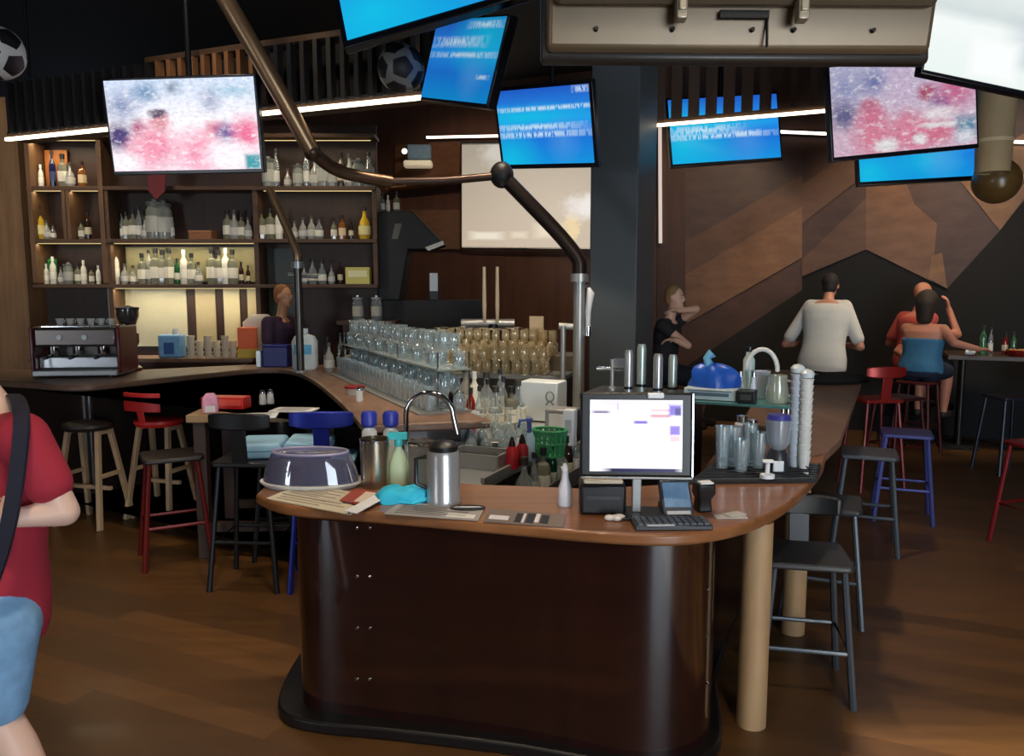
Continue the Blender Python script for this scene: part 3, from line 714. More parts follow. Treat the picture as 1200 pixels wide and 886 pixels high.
def tv(label, pos, ypr, w, asp, pic, mount=True, depth=.06, bez=.018, bezel=None):
    r = thing('television', label, 'television', pos); y, p, ro = ypr
    Rm = Matrix.Rotation(y, 4, 'Z') @ Matrix.Rotation(p, 4, 'X') @ Matrix.Rotation(ro, 4, 'Y')
    r.matrix_world = Matrix.Translation(Vector(pos)) @ Rm
    h = w/asp; bl = bez
    MB().box((0, depth/2+.003, -.004), (w+2*bl, depth, h+2*bl+.01)).build('case', bezel or M((14, 15, 24), .3), r, bevel=.006)
    MB().quad((-w/2, -.001, -h/2), (w/2, -.001, -h/2), (w/2, -.001, h/2), (-w/2, -.001, h/2)).build('screen', pic, r)
    MB().box((0, depth+.03, 0), (w*.5, .06, h*.5)).build('rear_housing', BLACKMAT, r, bevel=.02)
    inv = r.matrix_world.inverted(); top_ = r.matrix_world @ Vector((0, depth+.075, h*.1))
    m = MB(); m.cyl(inv @ top_, inv @ Vector((top_.x, top_.y, CEIL)), .022, n=10); m.build('ceiling_pole', DARKMETAL, r)
    MB().box((0, depth+.07, h*.1), (.22, .03, .22)).build('mount_plate', DARKMETAL, r)
    return r
tv('bright television showing red shirted players above the bottle shelves', (-2.335, 5.732, 2.902), (-.096, .123, -.004), 1.1, 16/9, PINK1)
tv('blue television nearest the ceiling, cut off by the top of the photo', (-.405, 4.384, 3.478), (-.15, -.274, -.255), 1.1, 16/9, bluepic('blue_picture', [], 1.0, ((.15, .2, .3, .4),)), bez=.03)
tv('steeply tilted blue television hanging beside the football', (-.292, 4.639, 3.042), (-.961, -.143, .242), .8, 16/9, bluepic('blue_picture', [(.4, .72, .26, .045), (.5, .56, .36, .025), (.75, .92, .16, .03), (.86, .3, .06, .02)], .72, ((.8, .75, .3, .3),)), bez=.012)
tv('blue television with white lines of text hanging in front of the projector screen', (.26, 6.627, 3.07), (-.639, .304, .074), .9, 1.5, bluepic('blue_picture', [(.62, .74, .6, .022), (.4, .50, .36, .03), (.42, .40, .44, .03), (.92, .95, .06, .03)], .95, ((.3, .64, .5, .1), (.1, .05, .2, .3))), bez=.03)
tv('blue television with its top behind the timber slats', (2.08, 7.898, 3.3), (.105, -.078, -.082), 1.1, 16/9, bluepic('blue_picture', [(.3, .50, .24, .05), (.45, .40, .36, .03), (.7, .42, .08, .03)], .95, ((.1, .3, .3, .4), (.3, .6, .4, .1))), bez=.02)
tv('television showing players in pale pink tones above the seated couple', (2.811, 5.807, 3.047), (.116, .002, -.108), 1.1, 16/9, PINK2)
tv('blue television mostly hidden below the pink toned television', (3.917, 7.799, 3.109), (-.069, -.145, -.049), 1.1, 16/9, bluepic('blue_picture', [], .95, ((.08, .15, .2, .3), (.6, .3, .2, .2))), bez=.025)
tv('very bright white television in the upper corner over the pink toned one', (2.738, 4.353, 3.109), (.13, -.058, .154), 1.1, 16/9, BRIGHT, bez=.012)
# the back of the nearest television
bt = thing('television', 'large television seen from behind with its ribbed brown back towards us', 'television', (.66, 2.42, 2.685))
bt.rotation_euler = (math.radians(-4), 0, math.radians(1))
Tb = M((104, 88, 66), .38, .35, .1); Tb2 = M((88, 76, 60), .45, .2, .1)
W2 = .575
def prof(pts, x0, x1):
    m = MB(); m.loft([[Vector((x, a, b)) for a, b in pts] for x in (x0, x1)]); return m
prof([(.0, .36), (.0, -.27), (.045, -.275), (.05, -.25), (.05, .36)], -W2, W2).build('front_bezel', M((46, 40, 34), .4), bt, bevel=.012)
prof([(.0, .3), (-.05, .28), (-.065, -.12), (-.03, -.25), (.0, -.255)], -W2+.015, W2-.015).build('back_shell', Tb, bt, bevel=.018, seg=3)
prof([(-.064, .28), (-.11, .26), (-.115, -.125), (-.09, -.145), (-.06, -.145)], -W2+.03, W2-.03).build('upper_housing', Tb2, bt, bevel=.02, seg=3)
MB().box((.0, -.122, .08), (.9, .012, .2)).build('vent_panel', M((84, 76, 64), .5), bt, bevel=.004)
for x in (-.19, .15):
    m = MB(); m.box((x, -.128, .05), (.022, .02, .46)); m.box((x, -.11, -.17), (.03, .04, .06)); m.build('mount_rail', M((176, 166, 146), .35, .6), bt, bevel=.004)
MB().box((-.0, -.07, -.165), (.14, .012, .022)).build('cable_slot', BLACKMAT, bt)
MB().box((.07, -.058, -.2), (.004, .014, .1)).build('seam', BLACKMAT, bt)
for x in (-.42, -.2, .03, .15, .38): MB().cyl((x, -.045, -.2), (x, -.058, -.2), .006, n=10).build('screw', BLACKMAT, bt)
MB().cyl((0, 0, .3), (0, 0, CEIL-2.76), .03, n=12).build('ceiling_pole', DARKMETAL, bt)
MB().box((-.02, -.09, .26), (.44, .05, .06)).build('mount_plate', DARKMETAL, bt)
# thin hanging pole above the middle television
# ------------------------------------------------------------------ footballs and round lamps
def football(label, c, r, lamp=False, dim=1.0):
    f = thing('football', label, 'football', c)
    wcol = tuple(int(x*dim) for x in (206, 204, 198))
    MB().ball((0, 0, 0), r, 28, 18).build('ball', M(wcol, .45), f)
    ph = (1+5**.5)/2
    m = MB()
    vs = [Vector(q).normalized() for q in ((0, 1, ph), (0, 1, -ph), (0, -1, ph), (0, -1, -ph), (1, ph, 0), (1, -ph, 0), (-1, ph, 0), (-1, -ph, 0), (ph, 0, 1), (ph, 0, -1), (-ph, 0, 1), (-ph, 0, -1))]
    RR = Euler((.5, .35, .9)).to_matrix()
    for d in vs:
        d = RR @ d; x, y, z = basis(d)
        o = len(m.v); cor = [x*math.cos(k*PI*2/5)+y*math.sin(k*PI*2/5) for k in range(5)]
        m.v.append(tuple(d*r*1.012))
        for fq, rr in ((.17, 1.012), (.33, 1.012), (.47, 1.01), (.48, .98)):
            for k in range(5):
                for g_ in range(4): m.v.append(tuple((d*.9 + (cor[k]*(1-g_/4)+cor[(k+1) % 5]*g_/4)*fq).normalized()*r*rr))
        m.f += [(o, o+1+k, o+1+(k+1) % 20) for k in range(20)]
        for L_ in range(3): m.f += [(o+1+L_*20+k, o+21+L_*20+k, o+21+L_*20+(k+1) % 20, o+1+L_*20+(k+1) % 20) for k in range(20)]
    m.build('black_patches', M((22, 22, 26), .5), f)
    MB().cyl((0, 0, r), (0, 0, CEIL-c[2]), .004, n=6).build('hanging_cord', BLACKMAT, f)
    return f
q = P(-3, 62, t=5.0); football('black and white football hanging above the timber pillar', q, .165)
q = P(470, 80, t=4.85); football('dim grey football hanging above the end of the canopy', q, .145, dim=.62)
q = P(490, 57, t=5.35)
q = P(1168, 212, t=7.0)
gb = thing('globe_lamp', 'dull amber globe lamp hanging under the far light line', 'lamp', q)
MB().ball((0, 0, 0), .2, 24, 16).build('globe', M((104, 78, 40), .3, var=.2), gb)
MB().lathe([(.05, .18), (.06, .2), (.05, .25), (0, .26)]).build('cap', DARKMETAL, gb); MB().cyl((0, 0, .25), (0, 0, CEIL-q.z), .006, n=6).build('hanging_cord', BLACKMAT, gb)
q = P(1166, 152, t=6.7)
dl = thing('drum_lamp', 'beige fabric drum lamp hanging between the televisions', 'lamp', q)
MB().lathe([(.13, -.36), (.135, -.36), (.16, .4), (.155, .4)], n=28).build('lamp_shade', M((170, 148, 112), .7), dl)
MB().lathe([(.142, -.11), (.148, -.11), (.149, -.08), (.143, -.08)], n=28).build('band', M((206, 186, 150), .6), dl)
MB().lathe([(0, -.35), (.128, -.35), (.128, -.34), (0, -.34)], n=28).build('diffuser', M((200, 180, 140), .6), dl)
MB().cyl((0, 0, -.34), (0, 0, CEIL-q.z), .008, n=6).build('hanging_cord', BLACKMAT, dl)

# ------------------------------------------------------------------ bronze pipework over the bar
def bend(pts, it=2): return smooth_poly(pts, it)
pa = thing('bronze_pipe', 'dark bronze pipe rising from the taps and slanting up across the projector screen', 'pipe')
bq = P(678, 440, t=6.0); up_ = P(677, 318, t=6.0); cr = P(588, 205, t=5.9)
k1 = P(668, 298, t=6.0)
MB().tube([(bq.x, bq.y, 0), (bq.x, bq.y, up_.z)], .045, 14).build('post', BRUSHED, pa)
MB().tube(bend([Vector((bq.x, bq.y, up_.z-.02)), Vector((bq.x, bq.y, up_.z+.12)), cr], 3), .055, 14).build('diagonal', M((46, 34, 28), .4, .6), pa)
MB().lathe([(.045, -.03), (.07, -.03), (.07, .03), (.045, .03)], c=(bq.x, bq.y, up_.z-.05)).build('collar', BRUSHED, pa)
MB().ball(cr, (.09, .09, .1)).build('elbow', M((40, 38, 40), .5, .4), pa)
m = MB(); q1 = P(655, 382, t=6.0); q2 = P(692, 384, t=6.0); m.cyl(q1, q2, .025); m.build('crossbar', BRUSHED, pa)
m = MB(); q1 = P(660, 382, t=5.98); m.cyl(q1, (q1.x, q1.y, 0), .02); m.build('side_tube', BRUSHED, pa)
for u, v in ((688, 316), (690, 336)):
    q = P(u, v, t=5.95); m = MB(); m.cyl(q, q+Vector((-.07, .02, 0)), .018, n=10); m.build('valve', CHROME, pa)
th = thing('tap_handle', 'white tap lever on the crossbar beside the charcoal column', 'tap', P(689, 384, t=5.95))
MB().tube([(0, 0, 0), (0, 0, .12), (.015, -.02, .26), (-.0, -.02, .3)], [.018, .022, .03, .012], 10).build('lever', WHITE, th)
MB().cyl((0, 0, -.06), (0, 0, .01), .026).build('spout', CHROME, th)
pb = thing('bronze_pipe', 'thin bronze pipe leaning up from the back bar in front of the bottle shelves', 'pipe')
bq = P(352, 420, t=7.05); k1 = P(350, 303, t=7.05); e1 = P(316, 222, t=7.0)
MB().tube([(bq.x, bq.y, AZ), (bq.x, bq.y, k1.z)], .035, 12).build('post', M((88, 84, 80), .35, .8), pb)
MB().tube(bend([Vector((bq.x, bq.y, k1.z-.02)), Vector((bq.x, bq.y, k1.z+.06)), e1], 2), .036, 12).build('diagonal', M((150, 122, 92), .35, .7), pb)
MB().lathe([(.035, -.03), (.055, -.03), (.055, .03), (.035, .03)], c=(bq.x, bq.y, k1.z-.06)).build('collar', BRUSHED, pb)
m = MB(); q1 = P(338, 322, t=7.05); q2 = P(372, 324, t=7.05); m.cyl(q1, q2, .02); m.build('crossbar', BRUSHED, pb)
MB().lathe([(0, 0), (.07, 0), (.07, .02), (0, .02)], c=(bq.x, bq.y, AZ)).build('foot', BRUSHED, pb)
pc = thing('bronze_pipe', 'thick bronze pipe slanting down from the ceiling across the bottle shelves', 'pipe')
pts = [P(236, -52, t=5.0), P(266, 2, t=5.0), P(320, 95, t=5.15), P(366, 178, t=5.35), P(392, 200, t=5.5), P(425, 208, t=5.6), P(458, 213, t=5.7)]
up0 = Vector((pts[0].x-.1, pts[0].y, CEIL))
MB().tube([up0] + smooth_poly(pts[:4], 1), .057, 14).build('diagonal', M((156, 124, 92), .36, .7, .2), pc)
MB().tube(smooth_poly([pts[3]] + pts[4:], 2), [.055]+[.04]*11+[.035]*5 if False else .045, 12).build('lower_bend', M((92, 70, 54), .4, .7), pc)
MB().ball(pts[3], .062).build('joint', M((84, 66, 52), .4, .7), pc)
MB().tube([pts[-1], P(520, 212, t=5.8), P(586, 206, t=5.9)], .03, 10).build('crossbar', M((64, 46, 36), .4, .6), pc)
MB().tube([P(352, 135, t=5.3), P(362, 160, t=5.35), P(370, 168, t=5.35)], .012, 8).build('bracket', M((200, 180, 150), .3, .8), pc)

# ------------------------------------------------------------------ stools, chairs and tables
def metal_stool(label, loc, rz, colm, seatm, back=True, legm=None, group=None, z=.74, spread=.2, bh=.24):
    r = thing('bar_stool', label, 'bar stool', loc, rz, group)
    lm = legm or colm
    sq = [(-.16, -.17), (.16, -.17), (.18, -.14), (.18, .14), (.16, .17), (-.16, .17), (-.18, .14), (-.18, -.14)]
    MB().prism(sq, z-.03, z).build('seat', seatm, r, bevel=.01)
    for sx in (-1, 1):
        for sy in (-1, 1):
            MB().tube([(sx*.14, sy*.13, z-.03), (sx*spread, sy*spread*.95, 0)], [.014, .017], 8).build('leg', lm, r)
    m = MB(); f = .14+(spread-.14)*.6; zz = z*.38
    m.tube([(-f, -f*.95, zz), (f, -f*.95, zz), (f, f*.95, zz), (-f, f*.95, zz)], .011, 8, closed=True); m.build('footrest', lm, r)
    if back:
        pts = [(math.sin(a)*.19, -.185+.06*(1-math.cos(a)), z+bh) for a in [(-1.15+2.3*i/10) for i in range(11)]]
        m = MB(); rings = []
        for i, p in enumerate(pts):
            a = -1.15+2.3*i/10; nx, ny = math.sin(a), -math.cos(a)
            hh = .05*(1-.25*(abs(i-5)/5)**2)
            rings.append([Vector((p[0]+nx*.012, p[1]+ny*.012, p[2]+hh)), Vector((p[0]+nx*.012, p[1]+ny*.012, p[2]-hh)), Vector((p[0]-nx*.012, p[1]-ny*.012, p[2]-hh)), Vector((p[0]-nx*.012, p[1]-ny*.012, p[2]+hh))])
        m.loft(rings); m.build('backrest', colm, r, bevel=.008)
        MB().bar((0, -.155, z-.02), (0, -.185, z+bh-.02), .09, .014, up=(0, 1, 0)).build('back_stem', colm, r, bevel=.004)
    return r
def wood_stool(label, loc, rz, legm, seatm, z=.74):
    r = thing('bar_stool', label, 'bar stool', loc, rz)
    MB().lathe([(0, z-.045), (.165, z-.045), (.18, z-.02), (.175, z), (.15, z+.008), (0, z+.004)], n=26).build('seat', seatm, r)
    for s in (-1, 1):
        for q in (-1, 1):
            MB().bar((s*.13, q*.06, z-.05), (s*.2, q*.17, 0), .038, .032, up=(1, 0, 0)).build('leg', legm, r, bevel=.004)
        MB().bar((s*.13, -.075, z-.06), (s*.13, .075, z-.06), .036, .034).build('top_rail', legm, r, bevel=.003); MB().bar((s*.165, -.11, z*.5), (s*.165, .11, z*.5), .03, .028).build('side_rail', legm, r, bevel=.003)
    MB().bar((-.17, 0, z*.36), (.17, 0, z*.36), .028, .028).build('footrest', legm, r, bevel=.003)
    return r
def ft(u, v): return P(u, v, z=0)
RED = M((150, 34, 32), .38, .3); BLUEM = M((28, 44, 150), .35, .3); DKSEAT = M((34, 26, 24), .5); REDM = M((196, 40, 36), .4)
STW = WOOD((150, 122, 92), (184, 156, 122), .55, 2)
wood_stool('pale timber stool with a dark round seat under the curved end of the back bar', ft(111, 612), -.25, STW, DKSEAT, .76)
p = ft(192, 604); q = wood_stool('pale timber stool with a red backrest between the back bar and the high table', p, -.3, STW, REDM, .76)
m = MB(); m.loft([[Vector((math.sin(a)*.2, -.2+.07*(1-math.cos(a)), .98)), Vector((math.sin(a)*.2, -.2+.07*(1-math.cos(a)), .84)), Vector((math.sin(a)*.18, -.18+.07*(1-math.cos(a)), .84)), Vector((math.sin(a)*.18, -.18+.07*(1-math.cos(a)), .98))] for a in [(-1+2*i/8) for i in range(9)]])
m.bar((0, -.16, .72), (0, -.19, .86), .06, .014, up=(0, 1, 0)); m.build('backrest', REDM, q, bevel=.006)
metal_stool('red metal stool standing free in front of the high table', ft(207, 655), .5, M((104, 22, 20), .4, .3), DKSEAT, back=False, z=.70)
TBX = P(215, 487, z=.95)
# high table
tt = thing('high_table', 'high pub table with a light timber top standing against the back bar arm', 'table', (TBX.x+.42, TBX.y+.38, 0), .05)
MB().box((0, 0, .925), (.86, .7, .05)).build('tabletop', WOOD((146, 118, 84), (182, 150, 110), .5, 0), tt, bevel=.006)
for sx in (-1, 1):
    for sy in (-1, 1): MB().box((sx*.36, sy*.28, .45), (.075, .075, .9)).build('leg', WOOD((52, 38, 30), (70, 52, 42), .6, 2), tt)
for y in (-.28, .28): MB().box((0, y, .2), (.64, .05, .06)).build('stretcher', WOOD((52, 38, 30), (70, 52, 42), .6, 0), tt)
BLK = M((22, 22, 24), .45, .3)
pz = lambda u, t_: Vector((P(u, 480, t=t_).x, P(u, 480, t=t_).y, 0))
metal_stool('blue metal stool with a curved backrest pushed to the high table', pz(380, 4.62), .12, BLUEM, M((150, 200, 232), .3, .1), z=.77)  # pale blue of the seat stands in for reflected sky
metal_stool('black metal stool with a curved backrest beside the blue one at the high table', pz(292, 4.62), -.06, BLK, M((26, 28, 32), .4), z=.76)
metal_stool('black backless stool tucked under the high table', pz(336, 5.15), .1, BLK, M((140, 182, 212), .3, .1), back=False, z=.74)  # seat takes the same painted sky-reflection blue
for u_, t_, zz, wd, lb in ((361, 4.66, .77, .26, 'light blue cushion on the seat of the blue stool'), (305, 4.66, .76, .26, 'light blue cushion on the seat of the black stool with the curved backrest')):
    q = pz(u_, t_); cu = thing('seat_cushion', lb, 'cushion', (q.x, q.y+.02, zz+.001), .1)
    MB().loft([[Vector((x*wd*.5*s, y*.15*s, z)) for x, y in ((-1, -1), (1, -1), (1, 1), (-1, 1))] for s, z in ((.94, 0), (1, .02), (1, .075), (.92, .095))]).build('cushion_body', M((150, 196, 226), .6, var=.1), cu, bevel=.012)
    MB().tube([Vector((x*wd*.5*1.005, y*.151, .048)) for x, y in ((-1, -1), (1, -1), (1, 1), (-1, 1))], .006, 6, closed=True).build('piping', M((96, 146, 186), .6), cu)
# right hand side
GREYM = M((84, 90, 96), .4, .7)
metal_stool('nearest dark stool with grey metal legs beside the timber posts of the island', ft(936, 802), PI-.2, M((30, 31, 33), .4, .3), M((44, 46, 48), .45), back=True, z=.61, spread=.19, bh=.165, legm=GREYM)
metal_stool('dark grey stool directly behind the nearest dark stool along the island', ft(962, 716), -.4, M((40, 42, 46), .4, .5), M((38, 40, 44), .45), back=False, legm=GREYM, z=.62)
metal_stool('slate grey stool halfway along the island before the blue stool', ft(1012, 640), -.4, M((66, 74, 82), .45, .3), M((62, 70, 78), .45), back=False, z=.66)
metal_stool('blue metal stool standing along the island beyond the grey stools', ft(1056, 606), -.4, M((50, 60, 130), .4, .3), M((60, 66, 130), .45), back=False, z=.67, legm=M((78, 84, 150), .35, .5))
metal_stool('red metal stool with a curved backrest at the far end of the island', pz(1022, 6.9)+Vector((.02, 0, 0)), .1, RED, RED, back=True, z=.8, legm=M((110, 30, 30), .4, .3))
metal_stool('red metal stool cut off by the edge of the photo near the far table', ft(1214, 640), .3, M((130, 26, 32), .4, .3), RED, back=True, z=.72)
metal_stool('dark red stool between the red backrest stool and the dark high table', pz(1052, 7.45), .3, M((92, 28, 28), .4, .3), M((70, 26, 26), .45), back=False, z=.74)
metal_stool('dark blue grey stool on the near side of the dark high table', pz(1182, 7.5), .1, M((34, 36, 52), .4, .3), M((40, 40, 52), .45), back=False, z=.74)
# far table
ft_c = P(1160, 412, t=8.5)
ta = thing('high_table', 'dark high table in front of the black wall with bottles on it', 'table', (ft_c.x+.28, ft_c.y, 0), TH)
TZ = 1.04
MB().box((.0, 0, TZ-.025), (1.35, .75, .05)).build('tabletop', WOOD((60, 44, 36), (84, 62, 50), .45, 0), ta, bevel=.006)
for s in (-.5, .5):
    for y in (-.1, .05): MB().cyl((s, y, .03), (s, y, TZ-.05), .03, n=12).build('leg', M((62, 60, 58), .4, .6), ta)
    MB().box((s, -.02, .015), (.4, .5, .03)).build('foot_plate', BLACKMAT, ta, bevel=.005)
def onz(u, t_, z): 
    q = P(u, 400, t=t_); return Vector((q.x, q.y, z))
for i, (u, k_) in enumerate(((1152, 'g'), (1161, 'c'), (1178, 'r'), (1188, 'g'))):
    nm, kind, body, lab, cap = COLN[k_]
    bottle(kind, 'green' if k_ == 'g' else body, None if k_ == 'g' else lab, cap, onz(u, 8.45+.04*(i % 2), TZ), (.31, .29, .24, .24)[i], f'{ORD[i]} bottle from the seated woman on the dark high table', 'bottles on the far table')
q = onz(1136, 8.35, TZ); nd = thing('napkin_ball', 'crumpled white napkin on the dark high table beside the woman', 'napkin', q)
m = MB()
for i in range(9): m.ball((random.uniform(-.04, .04), random.uniform(-.03, .03), .03+random.uniform(0, .03)), random.uniform(.022, .034), 8, 6)
m.build('napkin_paper', WHITE, nd)
q = onz(1196, 8.3, TZ); fb = thing('food_basket', 'red food basket at the photo edge of the dark high table', 'basket', q)
MB().lathe([(0, 0), (.09, 0), (.13, .06), (.125, .065), (.085, .008), (0, .008)], n=20).build('basket_shell', RED, fb)
m = MB(); 
for i in range(12): m.ball((random.uniform(-.07, .07), random.uniform(-.07, .07), .05), .025, 8, 6)
m.build('food', M((190, 150, 90), .6), fb)
q = onz(1186, 8.6, 0)
bg = thing('shopping_bag', 'bright blue bag hanging below the dark high table', 'bag', (q.x+.1, q.y-.45, TZ-.3))
MB().loft([[Vector((x*w_, y*d_, z)) for x, y in ((-1, -1), (1, -1), (1, 1), (-1, 1))] for w_, d_, z in ((.12, .05, -.02), (.16, .07, .02), (.15, .06, .17), (.1, .03, .2))]).build('bag_body', M((40, 70, 176), .5, var=.2), bg, bevel=.015)
MB().tube([(-.07, 0, .19), (-.05, 0, .27), (.05, 0, .27), (.07, 0, .19)], .008, 8).build('bag_strap', M((30, 50, 140), .6), bg)
MB().box((0, -.072, .08), (.04, .006, .09)).build('white_print', WHITE, bg)

# things on the high table
TT = .95
def on(u, v, z): return P(u, v, z=z)
q = on(262, 478, TT); mh = thing('menu_box', 'bright red menu box lying on the light timber high table', 'box', q, -.12)
MB().box((.02, 0, .04), (.3, .12, .08)).build('box_body', M((206, 40, 36), .4), mh, bevel=.006)
MB().box((.05, -.062, .045), (.2, .006, .04)).build('print_band', M((226, 90, 80), .5), mh)
q = on(247, 484, TT); pk = thing('pink_packet', 'pink and white packet at the end of the red menu box', 'packet', q, .3)
MB().loft([[Vector((x*.05*s, y*.03*s, z)) for x, y in ((-1, -1), (1, -1), (1, 1), (-1, 1))] for s, z in ((.9, 0), (1, .03), (.9, .1), (.5, .13))]).build('packet_body', M((216, 150, 180), .5, var=.4, scale=30), pk, bevel=.006)
MB().box((0, -.034, .03), (.06, .006, .04)).build('white_label', WHITE, pk)
for i, (u, v, w_, d_, rz) in enumerate(((300, 488, .26, .2, .2), (345, 482, .28, .18, -.1))):
    q = on(u, v, TT); s_ = thing('paper_sheet', ('white paper sheet on the high table behind the black stool', 'white paper sheet on the high table behind the blue stool')[i], 'paper', q, rz)
    MB().box((0, 0, .004+.006*i), (w_, d_, .006)).build('sheet', WHITE, s_)
    m = MB()
    for j in range(5): m.box((0, -d_*.35+j*d_*.16, .0085+.006*i), (w_*.7, d_*.03, .001))
    m.build('printed_lines', M((150, 150, 156), .6), s_)
for i, (u, v) in enumerate(((308, 474), (317, 473), (396, 470))):
    q = on(u, v, TT if i < 2 else AZ)
    if i == 2: q = Vector((-1.02, 5.2, AZ))
    s_ = thing('salt_shaker', ('glass salt shaker beside the red menu box', 'second glass shaker farther from the red menu box', 'small white shaker on the bar arm behind the blue stool')[i], 'shaker', q)
    MB().lathe([(0, 0), (.024, 0), (.026, .01), (.02, .07), (.018, .075), (0, .075)]).build('shaker_body', M((206, 208, 206), .25), s_)
    MB().lathe([(.02, .075), (.021, .085), (.012, .1), (0, .102)]).build('lid', CHROME, s_)
q = Vector((-1.12, 5.55, AZ)); s_ = thing('red_lid_tub', 'low tub with a red lid on the bar arm behind the blue stool', 'tub', q)
MB().lathe([(0, 0), (.06, 0), (.07, .05), (0, .05)]).build('tub_body', M((190, 190, 186), .4), s_); MB().lathe([(.073, .046), (.073, .062), (0, .064)]).build('lid', RED, s_)

# ------------------------------------------------------------------ coffee end of the back bar
q = P(101, 437, t=6.85); q.z = AZ
cm = thing('espresso_machine', 'three group espresso machine with maroon sides on the back bar', 'coffee machine', q, .12)
MAR = M((92, 26, 32), .3)
MB().box((0, .06, .12), (.66, .34, .1)).build('lower_body', STEEL, cm, bevel=.01)
MB().box((0, 0, .04), (.68, .46, .05)).build('drip_tray', BRUSHED, cm, bevel=.008)
MB().box((0, .02, .34), (.66, .42, .16)).build('boiler_housing', M((96, 88, 84), .3, .7), cm, bevel=.02)
MB().box((0, .16, .2), (.62, .1, .16)).build('back_splash', M((70, 66, 64), .3, .6), cm)
for s in (-1, 1): MB().box((s*.345, .02, .23), (.03, .44, .4)).build('side_panel', MAR, cm, bevel=.012)
MB().box((0, .03, .43), (.56, .36, .02)).build('cup_tray', CHROME, cm, bevel=.006)
for x in (-.2, 0, .2):
    g_ = MB().lathe([(0, .18), (.035, .18), (.045, .2), (.045, .26), (0, .26)], c=(x, -.12, 0)).build('group_head', CHROME, cm)
    MB().tube([(x, -.15, .185), (x, -.3, .175)], [.012, .016], 8).build('portafilter', BLACK, g_)
MB().tube([(-.3, -.2, .26), (-.31, -.24, .2), (-.3, -.24, .08)], .007, 8).build('steam_wand', CHROME, cm)
for x in (-.12, .08): MB().cyl((x, -.192, .34), (x, -.2, .34), .022).build('gauge', WHITE, cm)
for x in (-.26, .26):
    for y in (-.16, .16): MB().cyl((x, y, 0), (x, y, .03), .02).build('foot', BLACK, cm)
for i in range(6):
    c = thing('espresso_cup', f'{ORD[i]} white cup along the top of the espresso machine', 'cup', cm.matrix_world @ Vector((0, 0, 0)) if False else Vector((q.x-.22+.085*i, q.y+.03+.01*i, AZ+.4405)), i*.8, 'cups on the espresso machine')
    MB().lathe([(0, 0), (.02, 0), (.032, .05), (.029, .05), (.018, .005), (0, .005)], n=14).build('cup_body', M((196, 196, 190), .3), c)
    MB().tube([(.028, 0, .04), (.045, 0, .035), (.043, 0, .018), (.024, 0, .014)], .004, 6).build('handle', M((196, 196, 190), .3), c)
q = P(153, 432, t=7.2); q.z = AZ
gr = thing('coffee_grinder', 'black coffee grinder with a bean hopper beside the espresso machine', 'coffee grinder', q, .2)
MB().lathe([(0, 0), (.1, 0), (.1, .03), (.07, .05), (.06, .2), (.085, .26), (.085, .34), (.05, .36), (0, .36)], n=16).build('grinder_body', MAR, gr)
MB().lathe([(.04, .36), (.05, .38), (.095, .5), (.095, .56), (.09, .56), (.04, .38)], n=16).build('hopper', GLASS((90, 84, 80), .4), gr)
MB().lathe([(.098, .56), (.098, .58), (.03, .59), (0, .6)]).build('lid', BLACK, gr)
MB().box((0, -.12, .16), (.1, .1, .08)).build('dosing_chamber', BLACK, gr, bevel=.01)
MB().tube([(-.03, -.1, .1), (-.03, -.2, .1), (.03, -.2, .1), (.03, -.1, .1)], .006, 6).build('fork', CHROME, gr)
# back counter below the shelves
bc = thing('back_counter', 'timber counter along the bottom of the bottle shelves', 'counter')
BCZ = 1.04
MB().box((-3.8, 8.2, BCZ-.02), (2.3, .42, .04)).build('countertop', ARMWOOD, bc, bevel=.004)
MB().box((-3.8, 8.22, (BCZ-.04)/2), (2.2, .36, BCZ-.04)).build('cabinet', WALLDARK, bc)
def back(u, t_=8.2): q = P(u, 410, Y=t_); return Vector((q.x, t_, BCZ))
k_ = thing('water_carton', 'light blue carton of bottles on the back counter', 'carton', back(202, 8.12), .1)
MB().box((0, 0, .12), (.24, .15, .24)).build('carton_body', M((120, 172, 214), .45, var=.25, scale=25), k_, bevel=.02)
MB().box((-.01, -.077, .1), (.1, .006, .12)).build('dark_label', M((50, 90, 150), .5), k_)
MB().lathe([(.03, .24), (.03, .28), (.02, .3), (0, .3)], c=(.04, 0, 0)).build('cap', WHITE, k_)
n = 0
for u in (224, 234, 244, 254, 264, 273):
    c = thing('cup_stack', f'{ORD[n]} stack of white cups from the light blue carton on the back counter', 'cup stack', back(u, 8.12 + .05*(n % 2)), 0, 'cup stacks'); n += 1
    m = MB()
    for j in range(3 + n % 2): m.lathe([(0, .055*j), (.03, .055*j), (.042, .055*j+.06), (.038, .055*j+.06), (.028, .055*j+.006), (0, .055*j+.006)], n=14)
    m.build('cups', CREAM, c)
k_ = thing('orange_carton', 'orange carton with a yellow base on the back counter', 'carton', back(291, 8.14), .25)
MB().box((0, 0, .2), (.19, .16, .22)).build('carton_body', M((226, 96, 34), .5), k_, bevel=.004)
MB().box((0, 0, .045), (.2, .17, .09)).build('yellow_base', M((196, 170, 60), .5), k_, bevel=.004)
k_ = thing('white_carton', 'white gable topped carton behind the orange one', 'carton', back(306, 8.3), .1)
m = MB(); m.loft([[Vector((x*.16, y*.09, z)) for x, y in ((-1, -1), (1, -1), (1, 1), (-1, 1))] for z in (0, .36)] + [[Vector((x*.08, y*.03, .44)) for x, y in ((-1, -1), (1, -1), (1, 1), (-1, 1))]])
m.build('carton_body', M((206, 200, 188), .5), k_, bevel=.005); MB().box((0, -.092, .2), (.2, .006, .12)).build('front_label', CREAM, k_)
k_ = thing('blue_crate', 'deep blue box with a steel side on the corner of the back bar', 'crate', Vector((-2.3, 7.59, AZ)), -.1)
MB().box((.04, 0, .1), (.25, .2, .2)).build('crate_body', M((34, 40, 116), .4), k_, bevel=.012)
